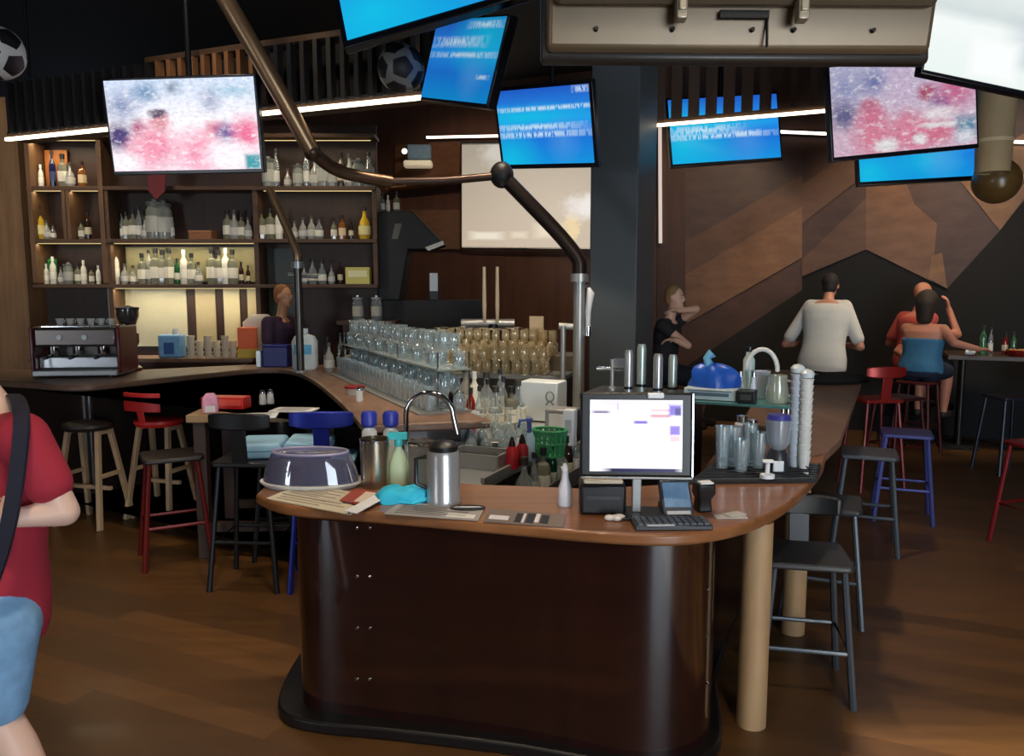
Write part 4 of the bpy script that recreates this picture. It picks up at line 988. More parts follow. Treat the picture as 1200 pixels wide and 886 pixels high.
MB().box((-.12, -.02, .08), (.05, .18, .16)).build('steel_side', STEEL, k_, bevel=.005); MB().box((.04, 0, .206), (.26, .21, .014)).build('lid', M((44, 52, 136), .4), k_, bevel=.004)
k_ = thing('white_jug', 'white plastic jug with a blue label at the foot of the thin bronze pipe', 'jug', Vector((-1.93, 7.3, AZ)), 0)
MB().loft([[Vector((math.copysign(abs(math.cos(a))**.5, math.cos(a))*w_, math.copysign(abs(math.sin(a))**.5, math.sin(a))*w_*.6, z)) for a in [2*PI*i/20 for i in range(20)]] for w_, z in ((.1, 0), (.115, .02), (.115, .26), (.09, .31), (.035, .33), (.03, .36))]).build('jug_body', M((206, 216, 218), .4), k_)
MB().box((0, -.071, .19), (.16, .006, .09)).build('blue_label', M((96, 176, 214), .5, var=.3, scale=30), k_); MB().lathe([(.034, .35), (.034, .38), (0, .382)]).build('cap', WHITE, k_)
# dark bottles on the bar right of the thin pipe
for i, (x, y, kk, hh) in enumerate(((-1.72, 7.3, 'b', .3), (-1.62, 7.4, 'c', .33), (-1.66, 7.1, 's', .26), (-1.52, 7.15, 'b', .34), (-1.45, 7.3, 'c', .3), (-1.5, 6.9, 'b', .24), (-1.36, 7.0, 's', .27))):
    nm, kind, body, lab, cap = COLN[kk]
    bottle(kind, body, lab, cap, Vector((x, y, AZ)), hh, f'{ORD[i]} bottle past the white jug on the back bar', 'bottles on the back bar')

# ------------------------------------------------------------------ wine glasses
def glass_proto(mat, name):
    pr = [(0, 0), (.034, 0), (.034, .003), (.006, .008), (.0045, .02), (.0045, .085), (.012, .095), (.032, .118), (.039, .145), (.036, .185), (.031, .21),
          (.029, .21), (.034, .185), (.0365, .146), (.030, .121), (.010, .1), (0, .099)]
    return MB().lathe(pr, n=14).mesh(name, mat)
GM1 = glass_proto(CLEAR, 'wine_glass'); GM2 = glass_proto(CLEARW, 'wine_glass')
pr = [(0, 0), (.028, 0), (.03, .006), (.038, .15), (.0355, .15), (.028, .012), (0, .012)]
TM1 = MB().lathe(pr, n=14).mesh('tumbler', CLEAR)
def glass(me, loc, label, group, s=1, name='wine_glass', cat='wine glass', flip=False):
    o = bpy.data.objects.new(name, me); C.objects.link(o); o.scale = (s, s, s)
    o.location = loc
    if flip: o.rotation_euler = (PI, 0, 0); o.location = (loc[0], loc[1], loc[2]+.21*s)
    return tag(o, label, cat, group)
def nth(i): return ORD[i] if i < 20 else 'twenty-' + ORD[i-20]
base0 = g0 - gx*.05
for row in range(6):
    z = GZ if row < 3 else GZ+.13
    n = 13
    for i in range(n):
        q = base0 + gx*(.083*i + random.uniform(-.006, .006)) + gy*(.035+.09*row + (.03 if row >= 3 else 0))
        rn = ('front', 'second', 'third')[row % 3]
        glass(GM2, (q.x, q.y, z), f'{nth(i)} wine glass from the shelves side, {rn} row of the {"lower" if row < 3 else "upper"} glass ledge', f'wine glasses, {rn} row of the {"lower" if row < 3 else "upper"} ledge', random.uniform(.95, 1.08), flip=(row % 2 == 1))
# two tier wire rack of glasses along the inner edge of the bar arm
r0 = Vector((-.30, 4.72, 0)); r1 = Vector((-1.35, 6.98, 0)); rd = (r1-r0).normalized(); rn_ = Vector((-rd.y, rd.x, 0))
rl = (r1-r0).length
rk = thing('glass_rack', 'two tier wire rack full of glasses along the inner edge of the bar arm', 'rack')
m = MB(); m.prism([(p.x, p.y) for p in (r0-rn_*.06, r1-rn_*.06, r1+rn_*.28, r0+rn_*.28)], AZ, AZ+.012); m.build('lower_tray', BRUSHED, rk)
RZ2 = AZ+.27
m = MB(); m.prism([(p.x, p.y) for p in (r0-rn_*.06, r1-rn_*.06, r1+rn_*.16, r0+rn_*.16)], RZ2-.01, RZ2); m.build('upper_tray', GLASS((210, 220, 220), .3), rk)
for k in range(4):
    for s in (-.05, .15):
        q = r0 + rd*(rl*k/3*.98+.02) + rn_*s; MB().cyl((q.x, q.y, AZ+.012), (q.x, q.y, RZ2+.1), .006, n=8).build('rack_post', CHROME, rk)
for tier in range(2):
    for row in range(3 if tier == 0 else 2):
        n = 24
        for i in range(n):
            q = r0 + rd*(.05+(rl-.1)*i/(n-1)) + rn_*(.0+.095*row)
            rn2 = ('inner', 'middle', 'outer')[row]
            if any((q - (r0+rd*(rl*k/3*.98+.02)+rn_*s)).length < .042 for k in range(4) for s in (-.05, .15)): continue
            z = AZ+.012 if tier == 0 else RZ2
            tum = (tier == 0 and row == 2)
            glass(TM1 if tum else GM1, (q.x, q.y, z), f'{nth(i)} {"tumbler" if tum else "glass"} from the tap end, {rn2} row, {"lower" if tier == 0 else "upper"} tier of the wire rack', f'rack glasses, {rn2} row of the {"lower" if tier == 0 else "upper"} tier', random.uniform(.95, 1.05), flip=(not tum and (i+row) % 3 == 0),
                  name='tumbler' if tum else 'wine_glass', cat='tumbler' if tum else 'wine glass')
# tall beer levers behind the glass ledge
tp = Vector((P(578, 380, t=7.4).x, P(578, 380, t=7.4).y, 0))
bt_ = thing('beer_tap_tower', 'beer tap tower with two pale levers behind the rows of glasses', 'beer tap', tp)
MB().lathe([(0, 0), (.16, 0), (.16, 1.1), (.12, 1.14), (.06, 1.2), (.06, 1.42), (0, 1.42)]).build('tower', DARKMETAL, bt_)
m = MB(); m.cyl((-.3, 0, 1.42), (.2, 0, 1.42), .045); m.build('tap_bar', BRUSHED, bt_)
for u in (568, 583):
    x = P(u, 330, t=7.4).x - tp.x
    MB().tube([(x, -.05, 1.44), (x, -.07, 1.6), (x, -.08, 1.95)], [.014, .02, .014], 8).build('tap_lever', M((196, 178, 150), .4), bt_)
MB().tube([(-.28, -.03, 1.4), (-.2, -.12, 1.25), (-.16, -.16, 1.12)], .014, 8).build('spout', CHROME, bt_)
MB().tube([(.02, -.03, 1.4), (-.06, -.12, 1.25), (-.08, -.16, 1.12)], .014, 8).build('spout', CHROME, bt_)
q = P(638, 368, t=6.6)
cdh = thing('card_holder', 'small cream card standing among the glasses near the dark bronze pipe', 'card', Vector((g1.x-.16, g1.y+.62, GZ+.13)) , -.4)
MB().box((0, .0, .02), (.1, .06, .04)).build('card_foot', LIGHTWOOD, cdh); MB().box((0, 0, .17), (.13, .012, .3)).build('card', M((206, 186, 154), .5), cdh)

# ------------------------------------------------------------------ sink bench clutter
def bz(u, v): return P(u, v, z=BZ)
q = bz(470, 527)
fa = thing('gooseneck_faucet', 'steel gooseneck faucet arching over the sink bench', 'faucet', (-.55, 4.06, BZ), -.1)
MB().lathe([(0, 0), (.035, 0), (.035, .03), (.02, .05), (.018, .14), (0, .14)]).build('faucet_base', BRUSHED, fa)
pts = [Vector((0, 0, .12))] + [Vector((.125-.125*math.cos(a), -.02, .29+.125*math.sin(a))) for a in [PI*i/10 for i in range(11)]] + [Vector((.27, -.02, .2))]
MB().tube(pts, .014, 10).build('spout', CHROME, fa)
MB().tube([(.0, -.03, .1), (-.02, -.09, .13)], .008, 8).build('lever', CHROME, fa)
def pourer(i, u, v, kk, hh):
    nm, kind, body, lab, cap = COLN[kk]; q = bz(u, v)
    bottle(kind, body, lab, cap, q, hh, f'{ORD[i]} pour bottle from the faucet in the row on the sink bench', 'pour bottles on the sink bench')
for i, (u, v, kk, hh) in enumerate(((541, 505, 't', .26), (552, 500, 'r', .27), (562, 507, 'c', .31), (572, 500, 'c', .33), (581, 505, 'u', .30), (590, 498, 'c', .34), (599, 503, 'w', .29), (607, 497, 'u', .31), (556, 490, 'W', .34), (570, 488, 'u', .33), (586, 487, 'c', .35), (546, 484, 's', .36))):
    pourer(i, u, v, kk, hh)
q = bz(548, 520); cd = thing('tent_card', 'white tent card printed with a magenta leaf shape on the sink bench', 'card', q, .2)
MB().loft([[Vector((-.075, -.03, 0)), Vector((.075, -.03, 0)), Vector((.075, .03, 0)), Vector((-.075, .03, 0))], [Vector((-.075, -.004, .2)), Vector((.075, -.004, .2)), Vector((.075, .004, .2)), Vector((-.075, .004, .2))]]).build('card', WHITE, cd)
st = [Vector((math.sin(2*PI*i/12)*(.05 if i % 2 else .026), -.036+.026*(.11+math.cos(2*PI*i/12)*(.05 if i % 2 else .026))/.2*1.0, .11+math.cos(2*PI*i/12)*(.05 if i % 2 else .026))) for i in range(12)]
MB().slab([p+Vector((.02, 0, 0)) for p in st], (0, -.003, 0)).build('leaf_mark', M((190, 30, 86), .5), cd)
MB().box((-.055, -.027, .14), (.03, .006, .06)).build('purple_mark', M((58, 40, 84), .5), cd)
q = bz(633, 494); tb = thing('tissue_box', 'white cardboard box with a grey emblem on the sink bench', 'box', q, TH)
MB().box((0, .06, .15), (.29, .2, .28)).build('box_body', M((220, 228, 232), .5), tb, bevel=.008)
m = MB(); m.tube([(.09+.03*math.cos(a), -.042, .19+.035*math.sin(a)) for a in [2*PI*i/14 for i in range(14)]], .005, 6, closed=True); m.tube([(.06, -.042, .13), (.09, -.042, .16), (.12, -.042, .13)], .005, 6); m.build('emblem', M((110, 120, 124), .5), tb)
q = bz(660, 512); nd = thing('napkin_dispenser', 'grey steel napkin dispenser near the right edge of the sink bench', 'dispenser', q, TH)
MB().box((-.02, .05, .09), (.2, .16, .18)).build('case', BRUSHED, nd, bevel=.012); MB().box((-.02, -.034, .1), (.13, .008, .1)).build('napkins', WHITE, nd)
q = bz(671, 520); bx = thing('white_carton', 'tall narrow white carton beside the napkin dispenser', 'carton', q+Vector((-.02, -.04, 0)), TH)
MB().box((0, 0, .11), (.07, .06, .22)).build('carton_body', WHITE, bx, bevel=.004); MB().box((0, -.032, .12), (.04, .004, .08)).build('label', M((180, 186, 190), .5), bx)
q = bz(644, 534); gb = thing('green_basket', 'green open mesh basket on the sink bench', 'basket', q, TH)
m = MB()
for k in range(18):
    a = 2*PI*k/18; m.tube([(.08*math.cos(a), .06*math.sin(a), 0), (.1*math.cos(a+.3), .08*math.sin(a+.3), .15)], .006, 6)
    m.tube([(.08*math.cos(a), .06*math.sin(a), 0), (.1*math.cos(a-.3), .08*math.sin(a-.3), .15)], .006, 6)
for z, s in ((.004, 1), (.075, 1.12), (.15, 1.25)): m.tube([(.08*s*math.cos(2*PI*k/24), .062*s*math.sin(2*PI*k/24), z) for k in range(24)], .008, 6, closed=True)
m.build('mesh_wall', M((58, 150, 96), .45), gb); MB().lathe([(0, 0), (.078, 0), (.078, .006), (0, .006)]).build('base_plate', M((44, 120, 78), .5), gb)
for i, (u, v, cl, lb, cp_, lab) in enumerate(((600, 549, (176, 34, 44), None, (40, 20, 22), 'red squeeze bottle on the sink bench'), (612, 545, (140, 30, 40), None, (30, 20, 22), 'dark red squeeze bottle next to the brighter red one'), (620, 540, (170, 206, 224), (120, 150, 220), (90, 110, 190), 'pale blue spray bottle beside the red squeeze bottles'))):
    q = bz(u, v); b = thing('squeeze_bottle', lab, 'bottle', q)
    hh = .12 if i < 2 else .16
    MB().lathe([(0, 0), (.032, 0), (.034, .01), (.033, hh*.8), (.02, hh), (0, hh)]).build('bottle_body', M(cl, .35), b)
    MB().lathe([(.018, hh), (.018, hh+.015), (.006, hh+.05), (0, hh+.05)] if i < 2 else [(.014, hh), (.014, hh+.06), (.02, hh+.065), (.02, hh+.08), (0, hh+.08)]).build('nozzle', M(cp_, .4), b)
    if i == 2: MB().tube([(0, 0, hh+.07), (-.05, -.02, hh+.07), (-.06, -.02, hh+.03)], .008, 6).build('trigger', M(cp_, .4), b)
# glasses draining upside down and bottles racked along the bench edge
k_ = 0
for v, us in ((512, (560, 578, 596, 612)), (522, (548, 566, 584, 602, 618)), (533, (552, 570, 592))):
    for u in us:
        q = bz(u+random.uniform(-3, 3), v); q.z = BZ
        glass(GM1, q, f'{nth(k_)} glass counted from the shelves among those draining upside down on the bench', 'glasses draining on the bench', .9, flip=True); k_ += 1
sr = thing('speed_rail', 'steel bottle rail along the outer edge of the sink bench', 'rail')
def SR(a, b, z): return b0 + D*a + N*b + UP*z
m = MB()
m.slab([SR(.35, .012, .56), SR(1.5, .012, .56), SR(1.5, .11, .56), SR(.35, .11, .56)], (0, 0, .01))
m.build('rail_base', BRUSHED, sr); MB().slab([SR(.35, .11, .56), SR(1.5, .11, .56), SR(1.5, .11, .66), SR(.35, .11, .66)], N*.006).build('front_plate', STEEL, sr)
for i, kk in enumerate('ucwgubcw'):
    nm, kind, body, lab, cap = COLN[kk]
    bottle(kind, body, lab, cap, SR(.43+.135*i, .061, .57), .29, f'{ORD[i]} bottle from the register end in the steel bottle rail', 'bottles in the steel rail')
# ice well and small bowls
q = bz(562, 545); iw = thing('steel_pan', 'steel gastronorm pan set on the sink bench', 'pan', q, TH)
m = MB(); m.prism([(-.15, -.1), (.15, -.1), (.15, .1), (-.15, .1)], 0, .012)
for a, b in (((-.15, -.1), (.15, -.1)), ((.15, -.1), (.15, .1)), ((.15, .1), (-.15, .1)), ((-.15, .1), (-.15, -.1))): m.bar((*a, .04), (*b, .04), .012, .08)
m.build('pan_wall', BRUSHED, iw)
MB().box((0, 0, .03), (.26, .16, .02)).build('contents', M((92, 90, 92), .5, var=.5, scale=40), iw)
for i, (u, v) in enumerate(((535, 532), (580, 528), (590, 540))):
    q = bz(u, v); b = thing('steel_bowl', ('steel bowl beside the faucet spout', 'steel bowl behind the gastronorm pan', 'steel bowl next to the red squeeze bottles')[i], 'bowl', q)
    MB().lathe([(0, 0), (.03, 0), (.06, .04), (.065, .06), (.062, .06), (.055, .04), (0, .01)]).build('bowl_shell', STEEL, b); MB().lathe([(0, .03), (.05, .035), (0, .05)]).build('contents', M((130, 128, 120), .6, var=.4, scale=60), b)

# ------------------------------------------------------------------ on the rounded end of the island
def cz(u, v): return P(u, v, z=CZ)
q = cz(662, 592); sb = thing('spray_bottle', 'small white plastic bottle standing beside the register printer', 'bottle', q)
MB().lathe([(0, 0), (.028, 0), (.03, .008), (.028, .07), (.014, .11), (.012, .14), (0, .14)]).build('bottle_body', M((206, 208, 218), .35), sb); MB().lathe([(.013, .14), (.013, .155), (.006, .17), (0, .17)]).build('cap', WHITE, sb)
q = cz(467, 568); sb = thing('spray_bottle', 'pale green spray bottle with a turquoise trigger behind the turquoise cloth', 'bottle', q+Vector((0, .02, 0)))
MB().lathe([(0, 0), (.046, 0), (.05, .012), (.046, .08), (.03, .13), (.016, .16), (.016, .175), (0, .175)]).build('bottle_body', M((196, 220, 190), .35, var=.05), sb)
MB().lathe([(.018, .17), (.02, .19), (.014, .2), (0, .2)]).build('collar', M((60, 186, 196), .4), sb)
m = MB(); m.box((-.004, 0, .215), (.085, .026, .03)); m.tube([(-.04, 0, .205), (-.05, 0, .185), (-.042, 0, .165)], .007, 6); m.build('trigger', M((66, 192, 202), .4), sb)
q = cz(472, 586)
cl = thing('cleaning_cloth', 'crumpled turquoise cleaning cloth on the island end', 'cloth', q)
rings = []
for k in range(9):
    f = k/8; s = math.cos(f*PI/2)**.55 if f < 1 else .02
    rings.append([Vector((math.cos(a)*.125*s*(1+.12*math.sin(3*a+f*4)), math.sin(a)*.085*s*(1+.14*math.sin(5*a+f*3)), max(.001, .055*math.sin(f*PI/2)+.014*math.sin(4*a+6*f)*s*f))) for a in [2*PI*i/28 for i in range(28)]])
MB().loft(rings).build('cloth_folds', M((42, 180, 216), .8, var=.15), cl)
MB().slab([Vector(p) for p in ((-.06, -.06, .012), (.05, -.09, .006), (.115, -.04, .012), (.06, -.03, .04), (-.04, -.03, .045))], (0, 0, .004)).build('folded_corner', M((52, 190, 224), .8), cl)
q = cz(520, 589); ur = thing('steel_jug', 'tall polished steel jug with a black lid on the island end', 'jug', q)
MB().lathe([(0, 0), (.07, 0), (.072, .006), (.068, .02), (.066, .2), (.06, .215), (0, .215)], n=28).build('jug_body', STEEL, ur)
MB().lathe([(.058, .215), (.06, .235), (.045, .25), (.015, .255), (0, .265)], n=24).build('lid', BLACK, ur)
MB().tube([(-.066, 0, .19), (-.11, 0, .18), (-.11, 0, .08), (-.068, 0, .06)], .009, 8).build('handle', BLACK, ur)
q = cz(489, 574); ur = thing('steel_canister', 'plain steel canister half hidden behind the tall steel jug', 'canister', q+Vector((.015, .05, 0)))
MB().lathe([(0, 0), (.06, 0), (.06, .2), (.055, .2), (.05, .01), (0, .01)], n=24).build('canister_body', BRUSHED, ur); MB().lathe([(.063, .19), (.064, .2), (.06, .205)], n=24).build('rim', CHROME, ur)
q = cz(439, 571); ur = thing('utensil_can', 'steel can with a bright highlight beside the pale green spray bottle', 'can', q+Vector((0, .02, 0)))
MB().lathe([(0, 0), (.062, 0), (.064, .21), (.059, .21), (.055, .01), (0, .01)], n=24).build('can_body', M((168, 156, 138), .25, .9), ur); MB().lathe([(.065, .2), (.066, .21), (.063, .214)], n=24).build('rim', CHROME, ur)
for i, (u, dx) in enumerate(((431, .03), (452, .04))):
    q = cz(u, 566); b = thing('detergent_bottle', ('blue topped white bottle behind the steel can, nearer the navy tray', 'blue topped white bottle behind the pale green spray bottle')[i], 'bottle', q+Vector((-.02+.02*i, .17, -.06)))
    b.location.z = CZ
    b.location.y = min(b.location.y, 3.86)
    MB().lathe([(0, 0), (.035, 0), (.037, .01), (.035, .2), (.02, .225), (0, .225)]).build('bottle_body', M((206, 212, 216), .35), b)
    MB().lathe([(.024, .222), (.036, .235), (.038, .28), (.03, .295), (0, .3)]).build('cap', M((42, 54, 156), .4), b)
q = cz(362, 572)
tr = thing('display_tray', 'navy display tray under a clear plastic dome on the island corner', 'tray', q+Vector((0, .04, 0)), -.06)
def ell(a, b, z, n=32): return [Vector((math.cos(2*PI*i/n)*a, math.sin(2*PI*i/n)*b, z)) for i in range(n)]
MB().loft([ell(.2, .11, 0), ell(.225, .125, .02), ell(.225, .125, .026)]).build('tray_base', M((206, 202, 196), .4), tr)
MB().loft([ell(.205, .112, .027), ell(.185, .1, .05), ell(.17, .09, .10), ell(.165, .085, .105)]).build('navy_block', M((24, 26, 66), .4), tr)
MB().loft([ell(.212, .116, .027), ell(.2, .11, .08), ell(.17, .095, .148), ell(.16, .09, .152)]).build('dome', GLASS((190, 190, 220), .12), tr)
MB().tube(ell(.165, .092, .154), .006, 6, closed=True).build('dome_rim', M((150, 146, 176), .3), tr)
# papers and menus
def sheet(label, pts, z, col, lines=None, name='menu_sheet'):
    ps_ = [cz(u, v) for u, v in pts]; c = sum(ps_, Vector())/len(ps_)
    o = thing(name, label, 'menu', (c.x, c.y, CZ+z))
    MB().slab([p-c for p in ps_], (0, 0, .003)).build('sheet', M(col, .6, var=.06), o)
    if lines:
        a, b, c2, d = [p-c for p in ps_[:4]]
        for cl_, boxes in lines.items():
            m = MB()
            for (x0, y0, x1, y1) in boxes:
                f = lambda x, y: (a*(1-x)+b*x)*(1-y) + (d*(1-x)+c2*x)*y + Vector((0, 0, .0032))
                m.slab([f(x0, y0), f(x1, y0), f(x1, y1), f(x0, y1)], (0, 0, .0006))
            m.build('printed_block', M(cl_, .6), o)
    return o
L6 = [(.08, .12+.13*i, .6+.25*(i % 2), .17+.13*i) for i in range(6)]
sheet('cream newspaper lying at the rounded corner of the island', [(312, 585), (410, 604), (440, 585), (345, 571)], .001, (206, 196, 172), {(150, 140, 126): L6})
sheet('second cream newspaper folded on top of the first one', [(330, 580), (398, 592), (420, 580), (352, 569)], .006, (190, 180, 160), {(120, 112, 104): L6})
sheet('red and white leaflet beside the newspapers', [(398, 590), (428, 596), (446, 581), (416, 576)], .011, (150, 62, 50), {(206, 190, 176): [(.5, .1, .9, .9)]})
sheet('white folded slip in front of the turquoise cloth', [(404, 604), (418, 607), (452, 588), (440, 585)], .016, (226, 226, 230))
sheet('grey laminated menu in front of the tall steel jug', [(450, 603), (560, 611), (568, 597), (470, 589)], .001, (150, 146, 142), {(90, 88, 92): L6, (210, 208, 204): [(.65, .1, .95, .4)]})
sheet('dark bar mat with black and white pictures beside the grey menu', [(566, 612), (660, 619), (664, 604), (574, 597)], .001, (112, 98, 92), {(24, 24, 36): [(.38, .1, .46, .8), (.52, .1, .62, .85), (.7, .15, .8, .8)], (206, 204, 212): [(.47, .1, .5, .8), (.63, .2, .68, .85), (.05, .2, .3, .5)]})
q = cz(548, 597); pn = thing('coaster', 'black oval coaster in front of the tall steel jug', 'coaster', q+Vector((0, 0, .0045)))
MB().loft([ell(.07, .035, 0), ell(.07, .035, .005)]).build('coaster_disc', BLACK, pn); MB().loft([ell(.055, .006, .0052), ell(.055, .006, .006)]).build('white_print', WHITE, pn)
# point of sale terminal
q = cz(744, 607); pos = thing('register_monitor', 'point of sale monitor showing a white order screen on the island end', 'monitor', q, -.05)
UI = PICT('order_screen', [(0, (250, 248, 255)), (1, (250, 250, 255))], [('b', .5, .96, .5, .035, (214, 206, 226), .3), ('b', .12, .83, .1, .02, (130, 120, 150), .4), ('b', .3, .9, .012, .05, (190, 180, 205), .4), ('b', .76, .86, .12, .02, (214, 180, 190), .3), ('b', .76, .78, .12, .025, (200, 150, 160), .3), ('b', .92, .86, .07, .075, (116, 100, 190), .3), ('b', .95, .84, .03, .05, (70, 54, 120), .3), ('b', .55, .69, .08, .022, (120, 104, 190), .3), ('b', .92, .58, .06, .07, (130, 110, 196), .3), ('b', .92, .46, .06, .04, (236, 180, 190), .3),
            ('b', .5, .5, .12, .015, (214, 206, 196), .5), ('b', .58, .015, .42, .03, (30, 26, 70), .2)], 1.5, .002, 6)
mz = .315; mw, mh_ = .385, .285
Rt = Matrix.Rotation(-.08, 3, 'X')
MB().box((0, .03, mz), (mw+.03, .05, mh_+.03), Rt).build('bezel', BLACK, pos, bevel=.008)
f_ = lambda x, z: Rt @ Vector((x, -.0265, z)) + Vector((0, .03, mz))
MB().quad(f_(-mw/2+.02, -mh_/2+.005), f_(mw/2-.022, -mh_/2+.005), f_(mw/2-.022, mh_/2-.012), f_(-mw/2+.02, mh_/2-.012)).build('screen', UI, pos)
MB().box((mw/2+.017, .03, mz), (.01, .056, mh_+.03), Rt).build('silver_edge', CHROME, pos, bevel=.003)
MB().bar((-mw/2-.01, -.0+.02, mz-mh_/2-.018), (mw/2+.02, .02, mz-mh_/2-.018), .05, .01).build('silver_edge', BRUSHED, pos, bevel=.003)
MB().box((.07, .01, mz+mh_/2+.008), (.06, .02, .02)).build('webcam', WHITE, pos, bevel=.004)
MB().bar((0.01, .05, .01), (0.01, .05, .2), .035, .02).build('stand', BRUSHED, pos, bevel=.004)
MB().box((.02, .04, .006), (.2, .17, .012)).build('base_plate', BLACK, pos, bevel=.004)
q = cz(708, 605); pr_ = thing('receipt_printer', 'black receipt printer with a cream top under the monitor', 'printer', q+Vector((0, .085, 0)), -.04)
MB().box((0, 0, .06), (.175, .15, .12)).build('case', BLACK, pr_, bevel=.012)
MB().box((.0, -.01, .127), (.15, .11, .014)).build('cream_lid', M((224, 206, 178), .45), pr_, bevel=.005)
MB().box((0, -.077, .07), (.13, .006, .015)).build('paper_slot', M((48, 48, 52), .4), pr_)
q = cz(795, 606); ct = thing('card_terminal', 'slate blue card payment terminal on the island end', 'card terminal', q+Vector((0, .03, 0)), .05)
Rk = Matrix.Rotation(.95, 3, 'X')
MB().box((0, .02, .055), (.12, .15, .03), Rk).build('case', M((46, 52, 62), .4), ct, bevel=.006)
MB().box(Vector((0, .02, .055)) + Rk @ Vector((0, .012, .017)), (.1, .1, .004), Rk).build('display', M((104, 136, 168), .25, var=.35, scale=30), ct)
MB().box(Vector((0, .02, .055)) + Rk @ Vector((0, -.06, .017)), (.09, .014, .004), Rk).build('button_row', M((190, 196, 204), .4), ct)
MB().box((0, .05, .015), (.1, .1, .03)).build('foot', BLACK, ct, bevel=.004)
q = cz(826, 602); sc = thing('barcode_scanner', 'small black scanner with a white label beside the card terminal', 'scanner', q+Vector((.0, .04, 0)), .2)
MB().loft([[Vector((x*w_, y*w_+dy, z)) for x, y in ((-1, -1), (1, -1), (1, 1), (-1, 1))] for w_, dy, z in ((.03, 0, 0), (.026, 0, .05), (.036, -.005, .075), (.034, -.01, .115))]).build('scanner_body', BLACK, sc, bevel=.008)
MB().box((.0, -.02, .118), (.05, .04, .006)).build('white_label', WHITE, sc)
q = cz(790, 622); kb = thing('keypad_tray', 'flat dark keypad tray in front of the card terminal', 'keypad', q+Vector((0, .06, 0)), .03)
MB().box((0, 0, .009), (.28, .12, .018)).build('tray_base', M((44, 46, 52), .4), kb, bevel=.004)
m = MB()
for i in range(11):
    for j in range(4): m.box((-.12+.024*i, -.04+.026*j, .0205), (.018, .019, .005))
m.build('keys', M((78, 84, 94), .45), kb); MB().box((-.05, -.056, .0195), (.1, .012, .003)).build('silver_strip', M((190, 192, 196), .4), kb)
q = cz(722, 609); ms = thing('crumpled_receipt', 'crumpled white receipt in front of the receipt printer', 'paper', q+Vector((0, -.01, 0)))
m = MB()
for i in range(6): m.ball((random.uniform(-.03, .03), random.uniform(-.012, .012), .012), (random.uniform(.016, .026), .014, .012), 7, 5)
m.build('paper_folds', M((206, 196, 186), .7), ms)
q = cz(856, 606); ms = thing('paper_slip', 'pale receipt slips lying behind the keypad tray', 'paper', q)
m = MB(); m.box((0, 0, .002), (.12, .05, .003)); m.box((.02, .02, .006), (.08, .05, .003), Matrix.Rotation(.5, 3, 'Z')); m.build('slips', M((176, 172, 168), .6), ms)

# ------------------------------------------------------------------ service hutch behind the monitor
HZ = 1.10
h0 = Vector((.45, 4.86, 0)); hl = 1.22
def hp_(a, b, z=0): return h0 + N*a + D*b + UP*z
hu = thing('service_hutch', 'black service cabinet with a glass shelf behind the monitor', 'cabinet')
MB().prism([(p.x, p.y) for p in (hp_(0, 0), hp_(.66, 0), hp_(.66, .42), hp_(0, .42))], 0, HZ-.03).build('cabinet_body', M((26, 26, 30), .45), hu, bevel=.008)
MB().prism([(p.x, p.y) for p in (hp_(-.02, -.03), hp_(.68, -.03), hp_(.68, .44), hp_(-.02, .44))], HZ-.03, HZ).build('cabinet_top', M((52, 52, 54), .4), hu, bevel=.004)
MB().prism([(p.x, p.y) for p in (hp_(.681, -.06), hp_(hl, -.06), hp_(hl, .42), hp_(.681, .42))], HZ-.016, HZ-.002).build('glass_shelf', GLASS((120, 190, 190), .3), hu)
for b_ in (.02, .36):
    q = hp_(hl-.04, b_); MB().cyl((q.x, q.y, CZ), (q.x, q.y, HZ-.016), .012, n=10).build('shelf_post', CHROME, hu)
for z in (.88, .95): MB().bar(hp_(.03, -.004, z), hp_(.63, -.004, z), .006, .012).build('drawer_gap', BLACKMAT, hu)
# on the hutch
q = hp_(.12, .2, HZ); s_ = thing('soda_tap', 'chrome tap with a crosswise lever on the black service cabinet', 'tap', q, TH)
MB().lathe([(0, 0), (.03, 0), (.03, .02), (.014, .03), (.014, .2), (0, .2)]).build('tap_column', BRUSHED, s_); m = MB(); m.cyl((-.1, 0, .14), (.1, 0, .14), .014); m.box((.06, 0, .18), (.09, .04, .06)); m.build('tap_lever', CHROME, s_)
for i, (a_, b_, hh, r_) in enumerate(((.25, .12, .27, .026), (.3, .24, .3, .03), (.43, .14, .25, .03), (.5, .24, .24, .028))):
    q = hp_(a_, b_, HZ); s_ = thing('steel_tumbler', f'{ORD[i]} upright steel cylinder from the chrome tap on the service cabinet', 'cylinder', q, 0, 'steel cylinders')
    MB().lathe([(0, 0), (r_, 0), (r_, hh*.9), (r_*.8, hh), (0, hh)]).build('cylinder_body', (STEEL, M((176, 190, 186), .3, .5))[i % 2], s_); MB().lathe([(r_+.002, hh*.1), (r_+.003, hh*.12), (r_+.002, hh*.16)]).build('band', DARKMETAL, s_)
q = hp_(.8, .1, HZ); s_ = thing('white_tray_box', 'white box with printed sides on the glass shelf under the blue bag', 'box', q, TH)
MB().box((-.03, .0, .035), (.3, .2, .066)).build('box_body', M((206, 220, 222), .4), s_, bevel=.005)
m = MB(); m.box((-.03, -.102, .035), (.22, .004, .02)); m.box((-.03, -.102, .055), (.25, .004, .006)); m.build('print', M((96, 116, 134), .5), s_)
q = hp_(.77, .12, HZ+.0685); s_ = thing('plastic_bag', 'crumpled bright blue plastic bag lying on the white printed box', 'bag', q, TH)
rings = []
for k in range(8):
    f = k/7; s = math.cos(f*PI/2)**.5 if f < 1 else .03
    rings.append([Vector((math.cos(a)*.15*s*(1+.13*math.sin(3*a+f*5)), math.sin(a)*.09*s*(1+.15*math.sin(4*a+1)), max(.001, .13*math.sin(f*PI/2)+.012*math.sin(5*a+4*f)*f))) for a in [2*PI*i/26 for i in range(26)]])
